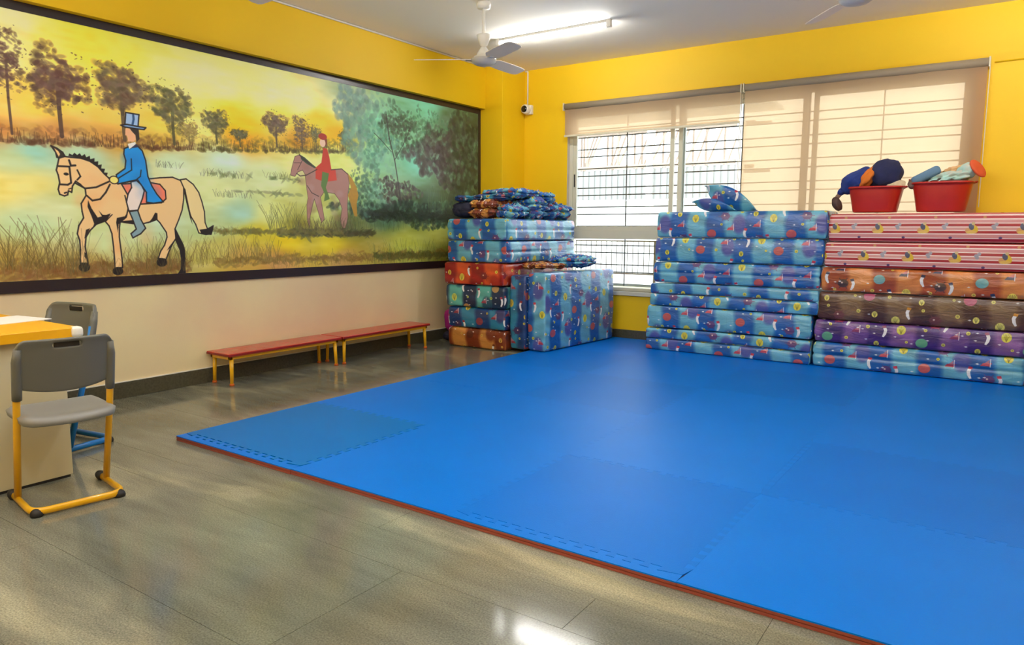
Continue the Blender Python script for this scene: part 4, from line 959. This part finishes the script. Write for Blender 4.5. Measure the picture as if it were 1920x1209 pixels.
# ------------------------------------------------------------ backpack beside the corner stack
e = empty('backpack', (.20, -1.16, 0), 'magenta and navy backpack between the mural wall and the corner stack', 'backpack')
me = puffy(.20, .15, .26, .06, .015, .008, 2.2, 10, 8, 10); o = link('magenta_front', me, M_MAG, e); o.location = (0, 0, .10); o.rotation_euler = (.08, 0, 0)
me = puffy(.22, .18, .11, .045, .012, .008, 4.2, 10, 8, 8); link('navy_base', me, M_NVN, e)

# ------------------------------------------------------------ desk
dk = empty('desk', (.92, -6.5, 0), 'desk with an orange-yellow top and a beige end panel behind the grey chair', 'desk')
boxes('desktop', [(-.60, .58, -.88, .88, .684, .732)], M_DESK, dk, bevel=.004)
boxes('end_panel', [(.518, .536, -.82, .822, .012, .684)], M_PANEL, dk, bevel=.002)
boxes('end_panel', [(-.556, -.538, -.82, .82, .012, .684)], M_PANEL, dk, bevel=.002)
boxes('dark_gap_strip', [(.519, .535, -.81, .81, .0, .012)], M_RUB, dk); boxes('dark_gap_strip', [(-.555, -.539, -.81, .81, .0, .012)], M_RUB, dk)  # black strips stand in for the shaded gap under each end panel
me = puffy(.05, .05, .054, .014, .002, 0, 1, 4, 4, 4); o = link('corner_guard', me, M_WHITE, dk); o.location = (.566, .866, .681)
bm = bmesh.new(); prism(bm, [(0, 0), (.30, -.02), (.31, .40), (.01, .42)], 0, .0025)
o = from_bm('paper_sheet', bm, M_PAPER); o.location = (.86, -6.02, .7325); o.rotation_euler[2] = math.radians(12); tag(o, 'white paper sheet lying on the desk near its back edge', 'paper')
bm = bmesh.new(); prism(bm, [(-.05, 0), (.26, -.02), (.27, .2), (-.04, .22)], 0, .004)
o = from_bm('folder', bm, M_DESK); o.location = (.40, -5.90, .7325); tag(o, 'thin yellow folder on the desk behind the paper sheet', 'folder')

# ------------------------------------------------------------ chairs
def chair(label, x, y, rz, tube_m, s=1.0):
    """local +x is the rear of the chair, +-y its sides"""
    e = empty('school_chair', (x, y, 0), label, 'chair', None, rz); W2 = .178
    bm = bmesh.new()
    tube(bm, rounded([(0, -W2, .021), (.33, -W2, .021), (.33, W2, .021), (0, W2, .021)], .07, 7), .0125, 12, 1.25)
    from_bm('sled_base', bm, tube_m, e, True)
    for sy in (-1, 1):
        bm = bmesh.new(); tube(bm, rounded([(.095, sy * (W2 - .001), .03), (.21, sy * (W2 + .002), .42), (.255, sy * (W2 - .0), .63)], .1, 6), .0145, 12)
        from_bm('post', bm, tube_m, e, True)
        bm = bmesh.new(); tube(bm, rounded([(.193, sy * (W2 - .002), .365), (.10, sy * .155, .375), (-.02, sy * .15, .375)], .03), .0105, 10); from_bm('seat_bearer', bm, tube_m, e, True)
        bm = bmesh.new(); lathe(bm, [(.004, -.018), (.019, -.016), (.022, .0), (.022, .028), (.012, .034)], 14)
        c = from_bm('end_cap', bm, M_RUB, e, True); c.location = (.005, sy * W2, .021); c.rotation_euler = (0, PI / 2, 0)
        bm = bmesh.new(); bmesh.ops.create_uvsphere(bm, u_segments=16, v_segments=8, radius=1)
        for v in bm.verts: v.co = Vector((v.co.x * .026, v.co.y * .026, max(-.3, v.co.z) * .026))
        f = from_bm('foot_pad', bm, M_RUB, e, True); f.location = (.318, sy * (W2 - .018), .0085); 
    # seat
    nx, ny = 14, 16; bm = bmesh.new(); T = []; B = []
    for i in range(nx + 1):
        u = i / nx; xx = -.03 + .36 * u; ra = []; rb = []
        for j in range(ny + 1):
            v = j / ny * 2 - 1
            w = .182 * (1 - .16 * (1 - min(1, min(u, 1 - u) * 6)) ** 2)
            dip = -.012 * math.exp(-((u - .6) / .3) ** 2) * (1 - v * v) - .016 * max(0, (.15 - u) / .15) + .004 * v * v
            ed = max(0, abs(v) - .86) / .14; ee = max(0, .08 - min(u, 1 - u)) / .08; rnd_ = -.014 * max(ed, ee) ** 2
            bow = .022 * (1 - v * v) * (u - .5) * 2
            ra.append(bm.verts.new((xx + bow, v * w, .418 + dip + rnd_))); rb.append(bm.verts.new((xx + bow, v * w * .97, .374 + dip * .6 + .006 * max(ed, ee))))
        T.append(ra); B.append(rb)
    for i in range(nx):
        for j in range(ny):
            bm.faces.new((T[i][j], T[i + 1][j], T[i + 1][j + 1], T[i][j + 1])); bm.faces.new((B[i][j], B[i][j + 1], B[i + 1][j + 1], B[i + 1][j]))
    for i in range(nx):
        bm.faces.new((T[i][0], B[i][0], B[i + 1][0], T[i + 1][0])); bm.faces.new((T[i][ny], T[i + 1][ny], B[i + 1][ny], B[i][ny]))
    for j in range(ny):
        bm.faces.new((T[0][j], T[0][j + 1], B[0][j + 1], B[0][j])); bm.faces.new((T[nx][j], B[nx][j], B[nx][j + 1], T[nx][j + 1]))
    bmesh.ops.recalc_face_normals(bm, faces=bm.faces); from_bm('seat', bm, M_GREYL, e, True)
    # backrest shell, thick rolled rim at top and sides, handle slot near the top
    nu, nv = 28, 12; bm = bmesh.new(); F_ = []; R_ = []
    for j in range(nv + 1):
        t = j / nv; f1 = []; f2 = []
        for i in range(nu + 1):
            v = i / nu * 2 - 1; av = abs(v)
            zb = .535 - .032 * (1 - av ** 2.2) ; ztop = .742 - .05 * max(0, (av - .80) / .20) ** 2.2
            if av > .93: zb = .512
            z = zb + (ztop - zb) * t
            xx = .225 + (z - .5) * .235 + .034 * (1 - v * v)
            rim = .010 * max(max(0, (av - .88) / .12), max(0, (t - .86) / .14)) ** 1.2
            f1.append(bm.verts.new((xx + .005 + rim, v * (W2 + .012), z))); f2.append(bm.verts.new((xx - .005 - rim * 1.0, v * (W2 + .012), z)))
        F_.append(f1); R_.append(f2)
    slot = lambda i, j: (j == nv - 2) and 10 <= i <= 17
    for j in range(nv):
        for i in range(nu):
            if slot(i, j): continue
            bm.faces.new((F_[j][i], F_[j][i + 1], F_[j + 1][i + 1], F_[j + 1][i])); bm.faces.new((R_[j][i], R_[j + 1][i], R_[j + 1][i + 1], R_[j][i + 1]))
    for i in range(nu):
        bm.faces.new((F_[0][i], R_[0][i], R_[0][i + 1], F_[0][i + 1])); bm.faces.new((F_[nv][i], F_[nv][i + 1], R_[nv][i + 1], R_[nv][i]))
    for j in range(nv):
        bm.faces.new((F_[j][0], F_[j + 1][0], R_[j + 1][0], R_[j][0])); bm.faces.new((F_[j][nu], R_[j][nu], R_[j + 1][nu], F_[j + 1][nu]))
    j = nv - 2
    for i in range(10, 18):
        bm.faces.new((F_[j][i], F_[j][i + 1], R_[j][i + 1], R_[j][i])); bm.faces.new((F_[j + 1][i], R_[j + 1][i], R_[j + 1][i + 1], F_[j + 1][i + 1]))
    bm.faces.new((F_[j][10], R_[j][10], R_[j + 1][10], F_[j + 1][10])); bm.faces.new((F_[j][18], F_[j + 1][18], R_[j + 1][18], R_[j][18]))
    bmesh.ops.recalc_face_normals(bm, faces=bm.faces); bk = from_bm('backrest', bm, M_GREY, e, True)
    o = boxes('dark_slot_plate', [(.2365, .2425, -.048, .048, .700, .722)], M_RUB, bk); o.location = (.060, 0, 0)  # black plate added behind the handle slot to darken it like shade
    md = bk.modifiers.new('sub', 'SUBSURF'); md.levels = 1; md.render_levels = 1
    for sy in (-1, 1):
        bm = bmesh.new(); tube(bm, [(.227, sy * W2, .485), (.238, sy * W2, .53), (.266, sy * W2, .65), (.280, sy * (W2 - .004), .705)], [.019, .0195, .019, .015], 12); from_bm('sleeve', bm, M_GREY, bk, True)
    return e
chair('grey plastic school chair on a yellow tube frame, in front of the desk end', 1.575, -5.80, math.radians(-9), M_YTUBE)
c2 = chair('grey plastic school chair on a blue tube frame, behind the desk by the mural wall', .90, -5.65, math.radians(100), M_BTUBE); c2.scale = (1.06, 1.06, 1.06)

# ------------------------------------------------------------ outdoors
st(boxes('courtyard_ground', [(-30, 36, .24, 60, -.25, -.05)], M_CONC))
g = boxes('grass_verge', [(-20, 26, 5.0, 7.5, -.05, .02)], M_GRASS); tag(g, 'strip of pale dry grass beyond the railing outside the window', 'grass', kind='stuff')
rl = empty('railing', (1.5, 1.2, 0), 'thin dark metal railing outside the lower window panes', 'railing')
for z in (1.075, .66): boxes('rail', [(-4, 4, -.012, .012, z - .008, z + .008)], M_IRON, rl)
me = None
for k in range(107):
    if me is None:
        o = boxes('baluster', [(-.0035, .0035, -.0035, .0035, .66, 1.075)], M_IRON, rl); me = o.data
    else:
        o = bpy.data.objects.new('baluster', me); COL.objects.link(o); o.parent = rl
    o.location.x = -3.98 + k * .075
for x in (-4, -2, 0, 2, 4): boxes('post', [(x - .015, x + .015, -.015, .015, -.05, 1.075)], M_IRON, rl)
sh = empty('open_shed', (-.2, 8, 0), 'open steel shed with tan trusses and grey sheeting far outside the window', 'shed')
bm = bmesh.new()
for k in range(77):
    x = -11 + k * .15; box(bm, x, x + .10, -.02, .02, 1.92, 2.60); box(bm, x + .10, x + .15, .0, .03, 1.92, 2.60)
o = from_bm('corrugated_sheet', bm, M_EXT1, sh); 
boxes('low_wall', [(-11, .5, .3, .5, -.05, 1.90)], M_EXTW, sh)
for y in (.0, 1.3, 2.6):
    boxes('chord', [(-11, .5, y - .04, y + .04, 2.62, 2.70)], M_EXT2, sh); boxes('chord', [(-11, .5, y - .04, y + .04, 3.42 + y * .12, 3.50 + y * .12)], M_EXT2, sh)
    bm = bmesh.new()
    for k in range(14):
        x = -11 + k * .8; z1 = 3.46 + y * .12
        tube(bm, [(x, y, 2.66), (x + .4, y, z1)], .022, 6); tube(bm, [(x, y, 2.66), (x, y, z1)], .028, 6)
    tag(from_bm('truss_web', bm, M_EXT2, sh), kind='stuff')
for x in (-9, -5.2, -1.4, .6): boxes('column', [(x - .07, x + .07, -.07, .07, -.05, 3.46)], M_EXTW, sh)
boxes('roof', [(-11.3, .7, -.6, 3.0, 4.1, 4.16)], M_EXTW, sh)
